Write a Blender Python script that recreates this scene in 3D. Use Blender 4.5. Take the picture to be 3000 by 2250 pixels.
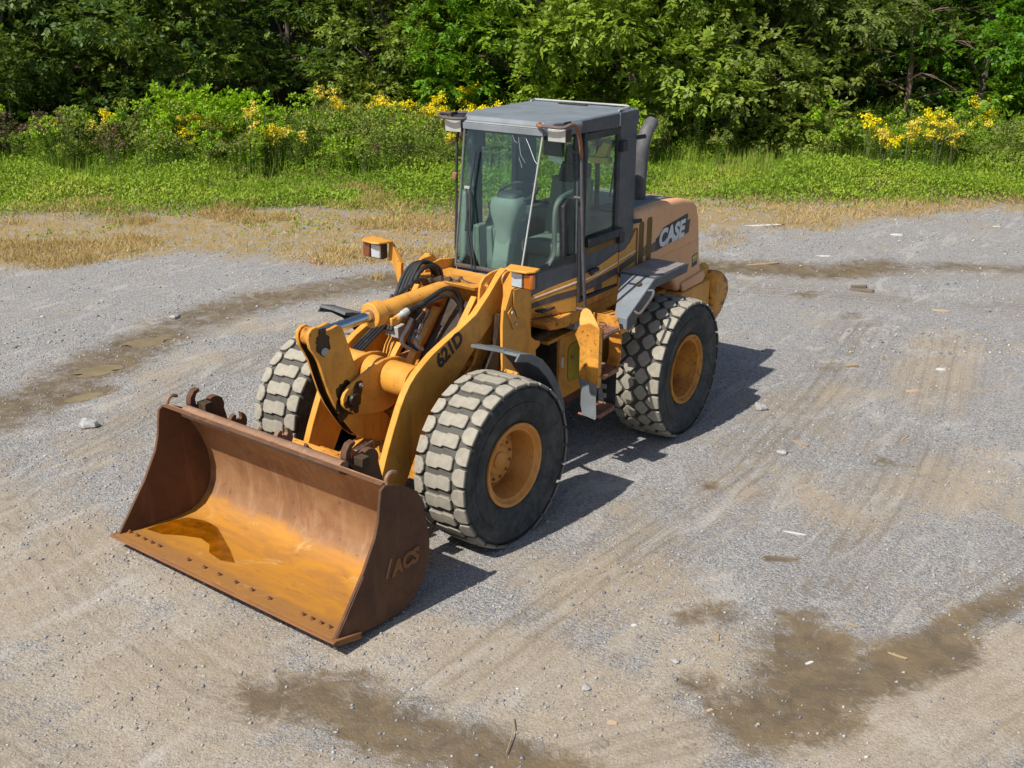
import bpy, bmesh, math, random
import numpy as np
from mathutils import Vector, Matrix, noise as mnoise

# ------------------------------------------------------------------ clear
for o in list(bpy.data.objects):
    bpy.data.objects.remove(o, do_unlink=True)
SC = bpy.context.scene
COL = SC.collection
R = math.radians

# ------------------------------------------------------------------ camera
CAMP = (6.0773, -7.5633, 4.6897)
YAW, PIT, ROLL = -0.5898, -0.3486, 0.0052
fwd = Vector((math.sin(YAW)*math.cos(PIT), math.cos(YAW)*math.cos(PIT), math.sin(PIT)))
rgt = fwd.cross(Vector((0, 0, 1))).normalized(); upv = rgt.cross(fwd)
r2 = rgt*math.cos(ROLL)+upv*math.sin(ROLL); u2 = -rgt*math.sin(ROLL)+upv*math.cos(ROLL)
cd = bpy.data.cameras.new('camera'); cam = bpy.data.objects.new('camera', cd); COL.objects.link(cam)
cam.matrix_world = Matrix(((r2.x, u2.x, -fwd.x, CAMP[0]), (r2.y, u2.y, -fwd.y, CAMP[1]), (r2.z, u2.z, -fwd.z, CAMP[2]), (0, 0, 0, 1)))
cd.sensor_width = 36; cd.lens = 36*3428.85/3000; cd.clip_end = 2000; cd.clip_start = .05
SC.camera = cam
SC.render.resolution_x = 1024; SC.render.resolution_y = 768

# ------------------------------------------------------------------ light
SUNV = Vector((-0.19, -0.80, 1.0)).normalized()        # towards the sun
EL = math.asin(SUNV.z); AZ = math.atan2(SUNV.x, SUNV.y)
W = bpy.data.worlds.new('World'); SC.world = W; W.use_nodes = True
wn = W.node_tree; wn.nodes.clear()
sky = wn.nodes.new('ShaderNodeTexSky'); sky.sky_type = 'NISHITA'; sky.sun_disc = False
sky.sun_elevation = EL; sky.sun_rotation = AZ; sky.air_density = 1.0; sky.dust_density = 1.5; sky.ozone_density = 1.0
bg = wn.nodes.new('ShaderNodeBackground'); bg.inputs['Strength'].default_value = 0.095
wo = wn.nodes.new('ShaderNodeOutputWorld')
wn.links.new(sky.outputs[0], bg.inputs[0]); wn.links.new(bg.outputs[0], wo.inputs[0])
sl = bpy.data.lights.new('sun', 'SUN'); sl.energy = 5.0; sl.angle = R(0.53); sl.color = (1.0, 0.95, 0.86)
so = bpy.data.objects.new('sun', sl); COL.objects.link(so)
so.rotation_euler = (-SUNV).to_track_quat('-Z', 'Y').to_euler()
so.location = (0, -10, 20)
SC.view_settings.view_transform = 'Standard'; SC.view_settings.look = 'None'
SC.view_settings.exposure = 0.28; SC.view_settings.gamma = 1.0; SC.view_settings.use_curve_mapping = False
SC.cycles.max_bounces = 5; SC.cycles.diffuse_bounces = 3; SC.cycles.transparent_max_bounces = 12

# ------------------------------------------------------------------ shader helpers
class NT:
    def __init__(s, name):
        s.m = bpy.data.materials.new(name); s.m.use_nodes = True
        s.t = s.m.node_tree; s.t.nodes.clear()
        s.out = s.t.nodes.new('ShaderNodeOutputMaterial')
        s.co = s.t.nodes.new('ShaderNodeTexCoord').outputs['Object']
    def n(s, typ, props=None, **inp):
        nd = s.t.nodes.new('ShaderNode'+typ)
        for k, v in (props or {}).items(): setattr(nd, k, v)
        for k, v in inp.items():
            key = int(k[1:]) if k[0] == '_' and k[1:].isdigit() else k.replace('_', ' ')
            s.set(nd.inputs[key], v)
        return nd
    def set(s, sock, v):
        if isinstance(v, bpy.types.NodeSocket): s.t.links.new(v, sock)
        else:
            if isinstance(v, (tuple, list)) and sock.type == 'RGBA' and len(v) == 3: v = (*v, 1)
            sock.default_value = v
    def noise(s, scale, detail=4, rough=.55, dist=0, co=None):
        return s.n('TexNoise', Vector=co or s.co, Scale=scale, Detail=detail, Roughness=rough, Distortion=dist).outputs['Fac']
    def voro(s, scale, feature='F1', co=None, rnd=1):
        return s.n('TexVoronoi', {'feature': feature}, Vector=co or s.co, Scale=scale, Randomness=rnd)
    def ramp(s, fac, lo, hi, a=0.0, b=1.0):
        nd = s.n('MapRange', {'interpolation_type': 'SMOOTHSTEP'}); 
        s.set(nd.inputs[0], fac)
        for i, v in zip((1, 2, 3, 4), (lo, hi, a, b)): s.set(nd.inputs[i], v)
        return nd.outputs[0]
    def mix(s, fac, a, b, mode='MIX'):
        nd = s.t.nodes.new('ShaderNodeMix'); nd.data_type = 'RGBA'; nd.blend_type = mode
        s.set(nd.inputs[0], fac); s.set(nd.inputs[6], a); s.set(nd.inputs[7], b)
        return nd.outputs[2]
    def math(s, op, a, b=0.0, c=0.0):
        nd = s.t.nodes.new('ShaderNodeMath'); nd.operation = op
        s.set(nd.inputs[0], a); s.set(nd.inputs[1], b); s.set(nd.inputs[2], c)
        return nd.outputs[0]
    def xyz(s, co=None):
        return s.n('SeparateXYZ', Vector=co or s.co).outputs
    def stretch(s, v, co=None):
        return s.n('Mapping', Vector=co or s.co, Scale=v).outputs[0]
    def bump(s, h, strength, dist=.01, nrm=None):
        nd = s.n('Bump', Height=h, Strength=strength, Distance=dist)
        if nrm is not None: s.set(nd.inputs['Normal'], nrm)
        return nd.outputs[0]
    def attr(s, name):
        return s.n('Attribute', {'attribute_name': name}).outputs['Fac']
    def bsdf(s, col, rough=.5, metal=0.0, nrm=None, spec=.5, coat=0.0):
        b = s.n('BsdfPrincipled', Base_Color=col, Roughness=rough, Metallic=metal)
        b.inputs['Specular IOR Level'].default_value = spec
        b.inputs['Coat Weight'].default_value = coat
        if nrm is not None: s.set(b.inputs['Normal'], nrm)
        return b.outputs[0]
    def done(s, sh):
        s.t.links.new(sh, s.out.inputs[0]); return s.m

M = {}
def paint(name, c1, c2, dirt=(.10, .05, .02), amt=.12, rough=.45, scale=2.2, dscale=26, grime=.25, spec=.4, streak=True):
    k = NT(name)
    n1 = k.noise(scale, 5)
    col = k.mix(k.ramp(n1, .35, .65), c1, c2)
    # broad grime film and vertical run marks
    g = k.noise(5.5, 7, .68, 1.0)
    col = k.mix(k.math('MULTIPLY', k.ramp(g, .44, .72), grime), col, dirt)
    if streak:
        st = k.noise(9, 4, .6, 0, k.stretch((1, 1, .12)))
        col = k.mix(k.math('MULTIPLY', k.ramp(st, .54, .74), grime*.9), col, dirt)
    # chips and specks
    sp = k.noise(dscale, 6, .75)
    col = k.mix(k.ramp(sp, .735-amt, .80-amt), col, dirt)
    sp2 = k.noise(dscale*3.1, 3, .7)
    col = k.mix(k.ramp(sp2, .70, .74, 0, .6), col, dirt)
    sc_ = k.noise(6, 3, .5, 0, k.n('Mapping', Vector=k.co, Rotation=(R(33), R(20), R(9)), Scale=(9, 9, .5)).outputs[0])
    col = k.mix(k.ramp(sc_, .69, .72, 0, .45), col, dirt)
    rg = k.math('ADD', k.math('MULTIPLY', k.noise(14, 5), .3), rough-.15)
    nrm = k.bump(k.noise(90, 3), .08, .004)
    M[name] = k.done(k.bsdf(col, rg, 0, nrm, spec)); return M[name]

YEL1, YEL2 = (.69, .325, .055), (.60, .265, .038)
paint('yellow', YEL1, YEL2, amt=.115, grime=.30)
paint('yellow_worn', YEL1, (.50, .20, .03), dirt=(.09, .04, .018), amt=.17, grime=.55, dscale=18)
paint('yellow_faded', (.72, .405, .215), (.68, .365, .18), dirt=(.42, .19, .05), amt=.05, grime=.25, rough=.6, scale=1.1)
paint('yellow_cover', (.40, .30, .03), (.33, .25, .02), amt=.10, grime=.3)
paint('grey_paint', (.062, .074, .088), (.048, .056, .068), dirt=(.15, .14, .13), amt=.10, grime=.35, rough=.5)
paint('grey_light', (.20, .228, .255), (.155, .178, .20), dirt=(.16, .10, .07), amt=.10, grime=.35, rough=.55)
paint('roof_grey', (.18, .205, .225), (.145, .165, .185), dirt=(.13, .12, .11), amt=.10, grime=.3, rough=.6, scale=3, streak=False)
paint('stripe_dark', (.06, .055, .06), (.10, .075, .06), dirt=(.3, .16, .06), amt=.10, grime=.3)
paint('rim_faded', (.64, .30, .085), (.56, .235, .035), dirt=(.14, .06, .03), amt=.13, grime=.35, rough=.6, streak=False)
paint('rim_rusty', (.56, .245, .025), (.42, .165, .025), dirt=(.12, .05, .025), amt=.17, grime=.6, rough=.6, streak=False)
paint('rail_rust', (.055, .062, .072), (.085, .092, .102), dirt=(.20, .085, .04), amt=.17, grime=.55, rough=.6, scale=4, streak=False)
paint('rail_bare', (.27, .115, .06), (.22, .09, .045), dirt=(.12, .10, .10), amt=.15, grime=.4, rough=.75, scale=6, streak=False)
paint('step_rust', (.22, .10, .06), (.30, .15, .09), dirt=(.08, .04, .03), amt=.18, grime=.5, rough=.75, scale=9)
paint('frame_dark', (.020, .016, .012), (.05, .03, .012), dirt=(.10, .06, .03), amt=.15, grime=.5, rough=.8)
paint('belly_red', (.16, .055, .03), (.11, .04, .02), dirt=(.05, .03, .02), amt=.15, grime=.4, rough=.8)
paint('interior', (.21, .235, .215), (.17, .19, .175), dirt=(.14, .15, .13), amt=.08, grime=.2, rough=.7, streak=False)
paint('seat_fabric', (.19, .205, .185), (.15, .165, .15), dirt=(.12, .13, .12), amt=.10, grime=.4, rough=.9, streak=False)
paint('dark_plastic', (.018, .020, .024), (.03, .032, .036), dirt=(.12, .12, .11), amt=.07, grime=.25, rough=.6)
paint('black_grease_and_shade', (.010, .007, .005), (.03, .018, .010), dirt=(.16, .07, .02), amt=.12, grime=.3, rough=.45, dscale=12)  # grease black, also used as painted shade in the tower gap
paint('exhaust', (.075, .075, .08), (.13, .125, .125), dirt=(.05, .035, .03), amt=.12, grime=.4, rough=.6, scale=5)
paint('rubber_fender', (.075, .082, .088), (.12, .13, .135), dirt=(.20, .19, .17), amt=.10, grime=.45, rough=.7)
paint('white_print', (.62, .66, .70), (.55, .58, .62), dirt=(.3, .28, .26), amt=.06, grime=.1, rough=.4)
paint('white_line', (.80, .76, .70), (.75, .70, .62), dirt=(.6, .4, .2), amt=.08, grime=.1, rough=.4)
paint('black_print', (.016, .018, .026), (.03, .03, .04), dirt=(.25, .12, .03), amt=.07, grime=.1, rough=.5)
paint('sticker_yellow', (.55, .47, .02), (.5, .42, .02), amt=.05, grime=.1)
paint('lamp_body', (.03, .025, .025), (.06, .05, .045), dirt=(.12, .06, .04), amt=.1, grime=.3)
paint('galvanized', (.42, .43, .42), (.33, .34, .33), dirt=(.22, .13, .07), amt=.10, grime=.3, rough=.5)

k = NT('chrome'); M['chrome'] = k.done(k.bsdf((.55, .58, .62), .12, 1.0))
k = NT('steel_worn'); c = k.mix(k.ramp(k.noise(30, 5), .4, .6), (.30, .27, .24), (.16, .12, .10))
M['steel_worn'] = k.done(k.bsdf(c, .45, .8))
k = NT('hose'); w = k.noise(60, 3)
M['hose'] = k.done(k.bsdf(k.mix(k.ramp(k.noise(8, 5), .5, .75), (.012, .012, .013), (.07, .06, .05)), .5, 0, k.bump(w, .1, .003)))
def lens(name, c, rough=.15):
    k = NT(name)
    w = k.n('TexWave', {'wave_type': 'BANDS', 'bands_direction': 'X'}, Vector=k.co, Scale=22, Distortion=0).outputs['Fac']
    w2 = k.noise(14, 3)
    col = k.mix(w2, c, tuple(min(1, x*.62) for x in c))
    M[name] = k.done(k.bsdf(col, rough, .25, k.bump(w, .35, .01), .8, .6))
lens('lens_clear', (.70, .73, .76)); lens('lens_amber', (.62, .17, .012)); lens('lens_frost', (.62, .62, .58), .35); lens('lens_red', (.30, .07, .02))

def glass(name, tint, gl):
    k = NT(name)
    tr = k.n('BsdfTransparent', Color=tint).outputs[0]
    gs = k.n('BsdfGlossy', Color=(.9, .95, 1, 1), Roughness=.02).outputs[0]
    df = k.n('BsdfDiffuse', Color=(.40, .43, .40, 1)).outputs[0]
    fc = k.n('LayerWeight', Blend=.5).outputs['Facing']
    fr = k.math('ADD', .035, k.math('MULTIPLY', k.math('POWER', fc, 5.0), .9))
    s1 = k.n('MixShader', _0=k.math('MULTIPLY', fr, gl), _1=tr, _2=gs).outputs[0]
    dust = k.math('ADD', k.math('MULTIPLY', k.ramp(k.noise(7, 6, .7), .5, .85), .045), k.math('MULTIPLY', k.ramp(k.noise(70, 4, .7), .70, .74), .22))
    s2 = k.n('MixShader', _0=dust, _1=s1, _2=df).outputs[0]
    M[name] = k.done(s2)
glass('glass', (.86, .945, .915, 1), 1.0)
k = NT('crack'); M['crack'] = k.done(k.bsdf((.55, .60, .58), .3))

# tyre rubber and dusty tread
k = NT('tyre_rubber')
x, y, z = k.xyz()
rad = k.math('SQRT', k.math('ADD', k.math('MULTIPLY', y, y), k.math('MULTIPLY', z, z)))
rings = k.noise(1, 2, .5, 0, k.n('CombineXYZ', X=k.math('MULTIPLY', rad, 70)).outputs[0])
n1 = k.noise(6, 7, .7)
col = k.mix(k.ramp(n1, .35, .72), (.022, .024, .026), (.072, .076, .075))
col = k.mix(k.math('MULTIPLY', k.ramp(rings, .52, .72), .55), col, (.085, .088, .088))
crn = k.ramp(rad, .672, .700)
col = k.mix(k.math('MULTIPLY', crn, k.ramp(k.noise(11, 6, .7), .30, .55, .45, 1.0)), col, (.088, .082, .070))
M['tyre_rubber'] = k.done(k.bsdf(col, .72, 0, k.bump(k.noise(35, 5), .25, .006), .3))
k = NT('tread_dusty')
oi = k.n('ObjectInfo').outputs['Random']
n1 = k.noise(16, 7, .7); n2 = k.noise(70, 4, .7)
col = k.mix(k.ramp(n1, .3, .7), (.335, .305, .245), (.245, .226, .185))
col = k.mix(k.ramp(n2, .62, .75), col, (.13, .12, .10))
col = k.mix(k.math('MULTIPLY', oi, .22), col, (.40, .375, .32))
# the lug walls are mixed darker than the dusty, worn running face
y = k.xyz()[1]
face = k.attr('run')
col = k.mix(face, k.mix(n1, (.095, .09, .078), (.04, .039, .037)), col)
M['tread_dusty'] = k.done(k.bsdf(col, .9, 0, k.bump(n2, .3, .006), .15))

# rusty bucket steel
def rust(name, pal, rough=.75, scale=2.0, wet=False):
    k = NT(name)
    a = k.noise(scale, 8, .7, .6); b = k.noise(scale*5, 8, .72); c = k.noise(60, 4, .7)
    sx = k.noise(8, 5, .65, .3, k.stretch((1.0, .9, .16)))
    col = k.mix(k.ramp(a, .36, .64), pal[0], pal[1])
    col = k.mix(k.ramp(sx, .5, .72, 0, .65), col, pal[2])
    col = k.mix(k.ramp(b, .62, .76, 0, .8), col, pal[3])
    col = k.mix(k.ramp(c, .66, .76, 0, .5), col, pal[3])
    M[name] = k.done(k.bsdf(col, rough, .1, k.bump(k.math('ADD', b, k.math('MULTIPLY', c, .4)), .25, .008), .3))
rust('rust_side', ((.085, .042, .026), (.13, .062, .030), (.17, .085, .045), (.045, .026, .020)))
rust('rust_bar', ((.21, .115, .072), (.26, .15, .09), (.32, .21, .15), (.09, .045, .03)), .6)
rust('rust_edge', ((.19, .085, .035), (.27, .12, .04), (.22, .11, .06), (.07, .035, .02)), .7)
# inner shell: bright flash rust on the floor, brown-grey polished back sheet
k = NT('rust_inner')
x, y, z = k.xyz()
a = k.noise(1.6, 8, .68, .8); b = k.noise(9, 8, .72); c = k.noise(70, 4, .7)
scr = k.noise(14, 5, .65, .2, k.stretch((1.0, .6, .10)))
back = k.mix(k.ramp(a, .36, .64), (.19, .092, .042), (.27, .142, .066))
back = k.mix(k.ramp(scr, .48, .72, 0, .55), back, (.33, .20, .115))
back = k.mix(k.ramp(b, .58, .67, 0, .8), back, (.11, .045, .022))
fl = k.mix(k.ramp(k.noise(3.2, 6, .65, 1.2, k.stretch((.35, 1.4, 1))), .35, .68), (.44, .195, .022), (.33, .150, .035))
fl = k.mix(k.ramp(k.noise(6, 7, .7, 0, k.stretch((.3, 1.2, 1))), .56, .72, 0, .5), fl, (.30, .135, .035))
lipm = k.ramp(y, -1.98, -2.06)
fl = k.mix(k.math('MULTIPLY', lipm, .6), fl, (.25, .125, .05))
fl = k.mix(k.ramp(k.noise(22, 6, .7, 0, k.stretch((.25, 1.0, 1))), .57, .68, 0, .45), fl, (.20, .085, .025))
pale = k.ramp(k.noise(2.4, 6, .7, 1.4, k.n('Mapping', Vector=k.co, Location=(4, 9, 2)).outputs[0]), .56, .72, 0, .6)
fl = k.mix(pale, fl, (.52, .33, .13))
back = k.mix(k.ramp(k.noise(3.0, 7, .72, 1.0), .54, .68, 0, .65), back, (.19, .075, .032))
line = k.noise(5, 3, .5, 0, k.n('Mapping', Vector=k.co, Rotation=(R(20), 0, R(12)), Scale=(14, 1.2, .35)).outputs[0])
back = k.mix(k.ramp(line, .66, .70, 0, .5), back, (.40, .26, .16))
zz = k.math('ADD', z, k.math('MULTIPLY', k.math('SUBTRACT', a, .5), .22))
col = k.mix(k.ramp(zz, .14, .24), fl, back)
M['rust_inner'] = k.done(k.bsdf(col, .62, .05, k.bump(k.math('ADD', b, k.math('MULTIPLY', c, .5)), .22, .006), .35))
k = NT('rust_water')
fc = k.n('LayerWeight', Blend=.5).outputs['Facing']
tr = k.n('BsdfTransparent', Color=k.mix(k.ramp(k.noise(7, 7, .7), .35, .65), (.56, .47, .14), (.80, .66, .26))).outputs[0]
gs = k.n('BsdfGlossy', Color=(1, 1, 1, 1), Roughness=.03).outputs[0]
M['rust_water'] = k.done(k.n('MixShader', _0=k.math('ADD', .03, k.math('MULTIPLY', k.math('POWER', fc, 5.0), .9)), _1=tr, _2=gs).outputs[0])
paint('vent_brown', (.20, .105, .018), (.155, .08, .015), dirt=(.07, .04, .015), amt=.12, grime=.4, rough=.7)
paint('yellow_chipped', (.66, .30, .03), (.56, .235, .022), dirt=(.10, .045, .02), amt=.22, grime=.5, dscale=5)
paint('platform_dust', (.25, .23, .225), (.19, .17, .165), dirt=(.12, .08, .07), amt=.12, grime=.5, rough=.85)
k = NT('stone_grey'); n = k.noise(30, 6, .7); M['stone_grey'] = k.done(k.bsdf(k.mix(k.ramp(n, .35, .7), (.24, .24, .245), (.40, .39, .375)), .9, 0, k.bump(n, .4, .006)))
# ------------------------------------------------------------------ mesh helpers
class G:
    def __init__(s): s.v = []; s.f = []
    def add(s, v, f):
        o = len(s.v); s.v += [tuple(p) for p in v]; s.f += [tuple(i+o for i in q) for q in f]; return s
    def box(s, c, d, rot=None):
        hx, hy, hz = d[0]/2, d[1]/2, d[2]/2
        vs = [Vector((a, b, e)) for a in (-hx, hx) for b in (-hy, hy) for e in (-hz, hz)]
        if rot is not None: vs = [rot @ q for q in vs]
        vs = [q+Vector(c) for q in vs]
        return s.add(vs, [(0, 1, 3, 2), (4, 6, 7, 5), (0, 4, 5, 1), (2, 3, 7, 6), (0, 2, 6, 4), (1, 5, 7, 3)])
    def bb(s, x0, x1, y0, y1, z0, z1):
        return s.box(((x0+x1)/2, (y0+y1)/2, (z0+z1)/2), (x1-x0, y1-y0, z1-z0))
    def prism(s, prof, a0, a1, axis='x', prof2=None):
        prof2 = prof2 or prof
        # make winding consistent
        ar = sum(p[0]*q[1]-q[0]*p[1] for p, q in zip(prof, prof[1:]+prof[:1]))
        if ar < 0: prof = prof[::-1]; prof2 = prof2[::-1]
        if axis == 'x': mk = lambda p, a: (a, p[0], p[1])
        elif axis == 'y': mk = lambda p, a: (p[0], a, p[1])
        else: mk = lambda p, a: (p[0], p[1], a)
        n = len(prof)
        v = [mk(p, a0) for p in prof]+[mk(p, a1) for p in prof2]
        f = [tuple(range(n-1, -1, -1)), tuple(range(n, 2*n))]+[(i, (i+1) % n, n+(i+1) % n, n+i) for i in range(n)]
        return s.add(v, f)
    def holed(s, prof, hole, a0, a1):
        # polygon with a hole (keyhole cut), extruded along x
        ar = sum(p[0]*q[1]-q[0]*p[1] for p, q in zip(prof, prof[1:]+prof[:1]))
        if ar < 0: prof = prof[::-1]
        ar = sum(p[0]*q[1]-q[0]*p[1] for p, q in zip(hole, hole[1:]+hole[:1]))
        if ar > 0: hole = hole[::-1]
        bi, bj, bd = 0, 0, 1e9
        for i, p in enumerate(prof):
            for j, q in enumerate(hole):
                d = (p[0]-q[0])**2+(p[1]-q[1])**2
                if d < bd: bi, bj, bd = i, j, d
        path = prof[bi:]+prof[:bi]+[prof[bi]]+hole[bj:]+hole[:bj]+[hole[bj]]
        n = len(path)
        v = [(a0, *p) for p in path]+[(a1, *p) for p in path]
        f = [tuple(range(n-1, -1, -1)), tuple(range(n, 2*n))]
        k1 = len(prof)
        for i in range(n):
            if i in (k1, n-1): continue
            f.append((i, (i+1) % n, n+(i+1) % n, n+i))
        return s.add(v, f)
    def tube(s, path, r, n=10, caps=True, closed=False):
        P = [Vector(p) for p in path]; m = len(P)
        rr = r if isinstance(r, (list, tuple)) else [r]*m
        T = []
        for i in range(m):
            a = P[(i-1) % m] if (i or closed) else P[i]; b = P[(i+1) % m] if (i < m-1 or closed) else P[i]
            T.append((b-a).normalized())
        ref = Vector((0, 0, 1)) if abs(T[0].z) < .9 else Vector((1, 0, 0))
        U = T[0].cross(ref).normalized(); v = []
        for i in range(m):
            U = (U-T[i]*U.dot(T[i])).normalized(); V = T[i].cross(U)
            for j in range(n):
                a = 2*math.pi*j/n; v.append(P[i]+(U*math.cos(a)+V*math.sin(a))*rr[i])
        f = []
        for i in range(m if closed else m-1):
            for j in range(n):
                a = i*n+j; b = i*n+(j+1) % n; c = ((i+1) % m)*n+(j+1) % n; d = ((i+1) % m)*n+j
                f.append((a, b, c, d))
        if caps and not closed: f += [tuple(range(n-1, -1, -1)), tuple(range((m-1)*n, m*n))]
        return s.add(v, f)
    def cyl(s, p0, p1, r0, r1=None, n=20): return s.tube([p0, p1], [r0, r0 if r1 is None else r1], n)
    def lathe(s, prof, c=(0, 0, 0), n=48, a0=0, a1=2*math.pi):
        # profile of (x, r) about the x axis
        full = abs(a1-a0-2*math.pi) < 1e-6; m = n if full else n+1; v = []
        for x, r in prof:
            for j in range(m):
                a = a0+(a1-a0)*j/n; v.append((c[0]+x, c[1]+r*math.cos(a), c[2]+r*math.sin(a)))
        f = []
        for i in range(len(prof)-1):
            for j in range(n if full else n):
                j2 = (j+1) % m
                f.append((i*m+j, i*m+j2, (i+1)*m+j2, (i+1)*m+j))
        return s.add(v, f)
    def disc(s, c, r, x, n=20):
        return s.lathe([(x, r), (x, .0001)], c, n)
    def mirror(s):
        g = G(); g.v = [(-a, b, c) for a, b, c in s.v]; g.f = [q[::-1] for q in s.f]; return g

def mesh(name, g, mat, smooth=35):
    me = bpy.data.meshes.new(name); me.from_pydata(g.v, [], g.f)
    if mat: me.materials.append(M[mat] if isinstance(mat, str) else mat)
    bm = bmesh.new(); bm.from_mesh(me); bmesh.ops.recalc_face_normals(bm, faces=bm.faces); bm.to_mesh(me); bm.free()
    if smooth:
        me.polygons.foreach_set('use_smooth', [True]*len(me.polygons))
        me.set_sharp_from_angle(angle=R(smooth))
    me.update(); return me

PHI, PVY = -0.0691, 1.5
FRONT = Matrix.Translation((0, PVY, 0)) @ Matrix.Rotation(PHI, 4, 'Z') @ Matrix.Translation((0, -PVY, 0))
def put(name, me, parent=None, front=False, bevel=0, seg=2, label=None, kind=None):
    o = bpy.data.objects.new(name, me); COL.objects.link(o)
    if parent is not None: o.parent = parent
    if front: o.matrix_basis = FRONT
    if bevel:
        b = o.modifiers.new('bevel', 'BEVEL'); b.width = bevel; b.segments = seg; b.limit_method = 'ANGLE'; b.angle_limit = R(40)
        b.use_clamp_overlap = True
    if label: o['label'] = label
    if kind: o['kind'] = kind
    return o
def part(name, g, mat, parent, front=False, bevel=.004, smooth=35, **kw):
    return put(name, mesh(name, g, mat, smooth), parent, front, bevel, **kw)
def spline(pts, n=6):
    P = [Vector(p) for p in pts]; out = []
    for i in range(len(P)-1):
        a = P[max(i-1, 0)]; b = P[i]; c = P[i+1]; d = P[min(i+2, len(P)-1)]
        for j in range(n):
            t = j/n
            out.append(.5*((2*b)+(c-a)*t+(2*a-5*b+4*c-d)*t*t+(3*b-a-3*c+d)*t**3))
    return out+[P[-1]]
def arc(cy, cz, r, a0, a1, n=8): return [(cy+r*math.cos(R(a0+(a1-a0)*i/n)), cz+r*math.sin(R(a0+(a1-a0)*i/n))) for i in range(n+1)]
def rrect(y0, y1, z0, z1, r, n=4):
    return arc(y1-r, z1-r, r, 0, 90, n)+arc(y0+r, z1-r, r, 90, 180, n)+arc(y0+r, z0+r, r, 180, 270, n)+arc(y1-r, z0+r, r, 270, 360, n)
def text_part(txt, mat, parent, M4, size, front=False, offset=0, shear=0, ext=.002, name='lettering', space=1.0, xs=1.0, label=None):
    cu = bpy.data.curves.new('t', 'FONT'); cu.body = txt; cu.size = size; cu.offset = offset; cu.shear = shear; cu.extrude = ext
    cu.space_character = space; cu.resolution_u = 3
    t = bpy.data.objects.new('t', cu); COL.objects.link(t)
    dg = bpy.context.evaluated_depsgraph_get(); me = bpy.data.meshes.new_from_object(t.evaluated_get(dg))
    bpy.data.objects.remove(t, do_unlink=True); bpy.data.curves.remove(cu)
    me.transform(M4 @ Matrix.Diagonal((xs, 1, 1, 1))); me.materials.clear(); me.materials.append(M[mat])
    return put(name, me, parent, front, 0, label=label)
def side_frame(x, y, z, ang=0):
    # text frame on a +x facing side: reads towards +y, up is +z
    c, s_ = math.cos(R(ang)), math.sin(R(ang))
    return Matrix(((0, 0, 1, x), (c, -s_, 0, y), (s_, c, 0, z), (0, 0, 0, 1)))

# ================================================================== WHEEL LOADER
LO = bpy.data.objects.new('wheel_loader', None); COL.objects.link(LO)
LO['label'] = 'weathered yellow articulated wheel loader with rusty bucket lowered on the gravel yard'
LO['category'] = 'wheel loader'
WB = 2.963; AZH = .70

# ---------------- wheels
def half_tyre():
    return [(.10, .355), (.20, .36), (.222, .375), (.236, .42), (.252, .47), (.262, .515), (.262, .55), (.256, .553), (.258, .56), (.262, .60), (.256, .625), (.262, .632),
            (.258, .66), (.240, .688), (.20, .700), (.12, .708), (0, .710)]
tp = half_tyre(); tyre_prof = tp+[(-x, r) for x, r in tp[-2::-1]]
tyre_me = mesh('tyre', G().lathe(tyre_prof, n=72), 'tyre_rubber', 50)
def crown(x):
    a = abs(x); return .737 if a < .12 else .737-.45*(a-.12)**1.6
def block(poly, r0=.695, inset=.006):
    # one tread lug at the top of the tyre; 'run' marks its worn running face
    n = len(poly); cx = sum(p[0] for p in poly)/n; cs = sum(p[1] for p in poly)/n
    v = []
    def pt(x, s_, r): a = s_/.73; return (x, r*math.sin(a), r*math.cos(a))
    for x, s_ in poly: v.append(pt(x, s_, min(r0, crown(x)-.03)))
    for x, s_ in poly: v.append(pt(x, s_, crown(x)-.006))
    top = []
    for x, s_ in poly:
        d = math.hypot(x-cx, s_-cs); k_ = max(0, 1-inset/d)
        x2, s2 = cx+(x-cx)*k_, cs+(s_-cs)*k_; top.append((x2, s2)); v.append(pt(x2, s2, crown(x2)))
    v.append(pt(cx, cs, crown(cx)))
    f = []
    for i in range(n):
        j = (i+1) % n
        f += [(i, j, n+j, n+i), (n+i, n+j, 2*n+j, 2*n+i), (2*n+i, 2*n+j, 3*n)]
    g = G(); g.add(v, f); me = mesh('tread_block', g, 'tread_dusty', 22)
    at = me.attributes.new('run', 'FLOAT', 'POINT')
    at.data.foreach_set('value', [0.0]*n+[.75]*n+[1.0]*(n+1))
    return me
FP = 26; fp = 2*math.pi*.73/FP
cen = block([(-.135, -.048), (-.115, -.068), (-.018, -.068), (.002, -.052), (.122, -.052), (.135, -.038), (.135, .044), (.118, .064), (.02, .064), (.0, .050), (-.122, .050), (-.135, .036)])
sh_o = block([(.264, -.074), (.264, .068), (.205, .074), (.172, .062), (.150, .022), (.150, -.026), (.175, -.066), (.21, -.078)])
sh_i = block([(-x, s_) for x, s_ in [(.264, -.074), (.264, .068), (.205, .074), (.172, .062), (.150, .022), (.150, -.026), (.175, -.066), (.21, -.078)]][::-1])
RP = 26; rp = 2*math.pi*.73/RP
r_sh_o = block([(.264, -.066), (.264, .066), (.205, .076), (.185, .072), (.130, .012), (.130, -.012), (.185, -.072), (.205, -.076)])
r_sh_i = block([(-.264, .066), (-.264, -.066), (-.205, -.076), (-.185, -.072), (-.130, -.012), (-.130, .012), (-.185, .072), (-.205, .076)])
r_c_o = block([(.146, .008), (.146, -.008), (.092, -.080), (.062, -.082), (.005, -.020), (.005, .020), (.062, .082), (.092, .080)])
r_c_i = block([(-.146, -.008), (-.146, .008), (-.092, .080), (-.062, .082), (-.005, .020), (-.005, -.020), (-.062, -.082), (-.092, -.080)])
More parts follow.
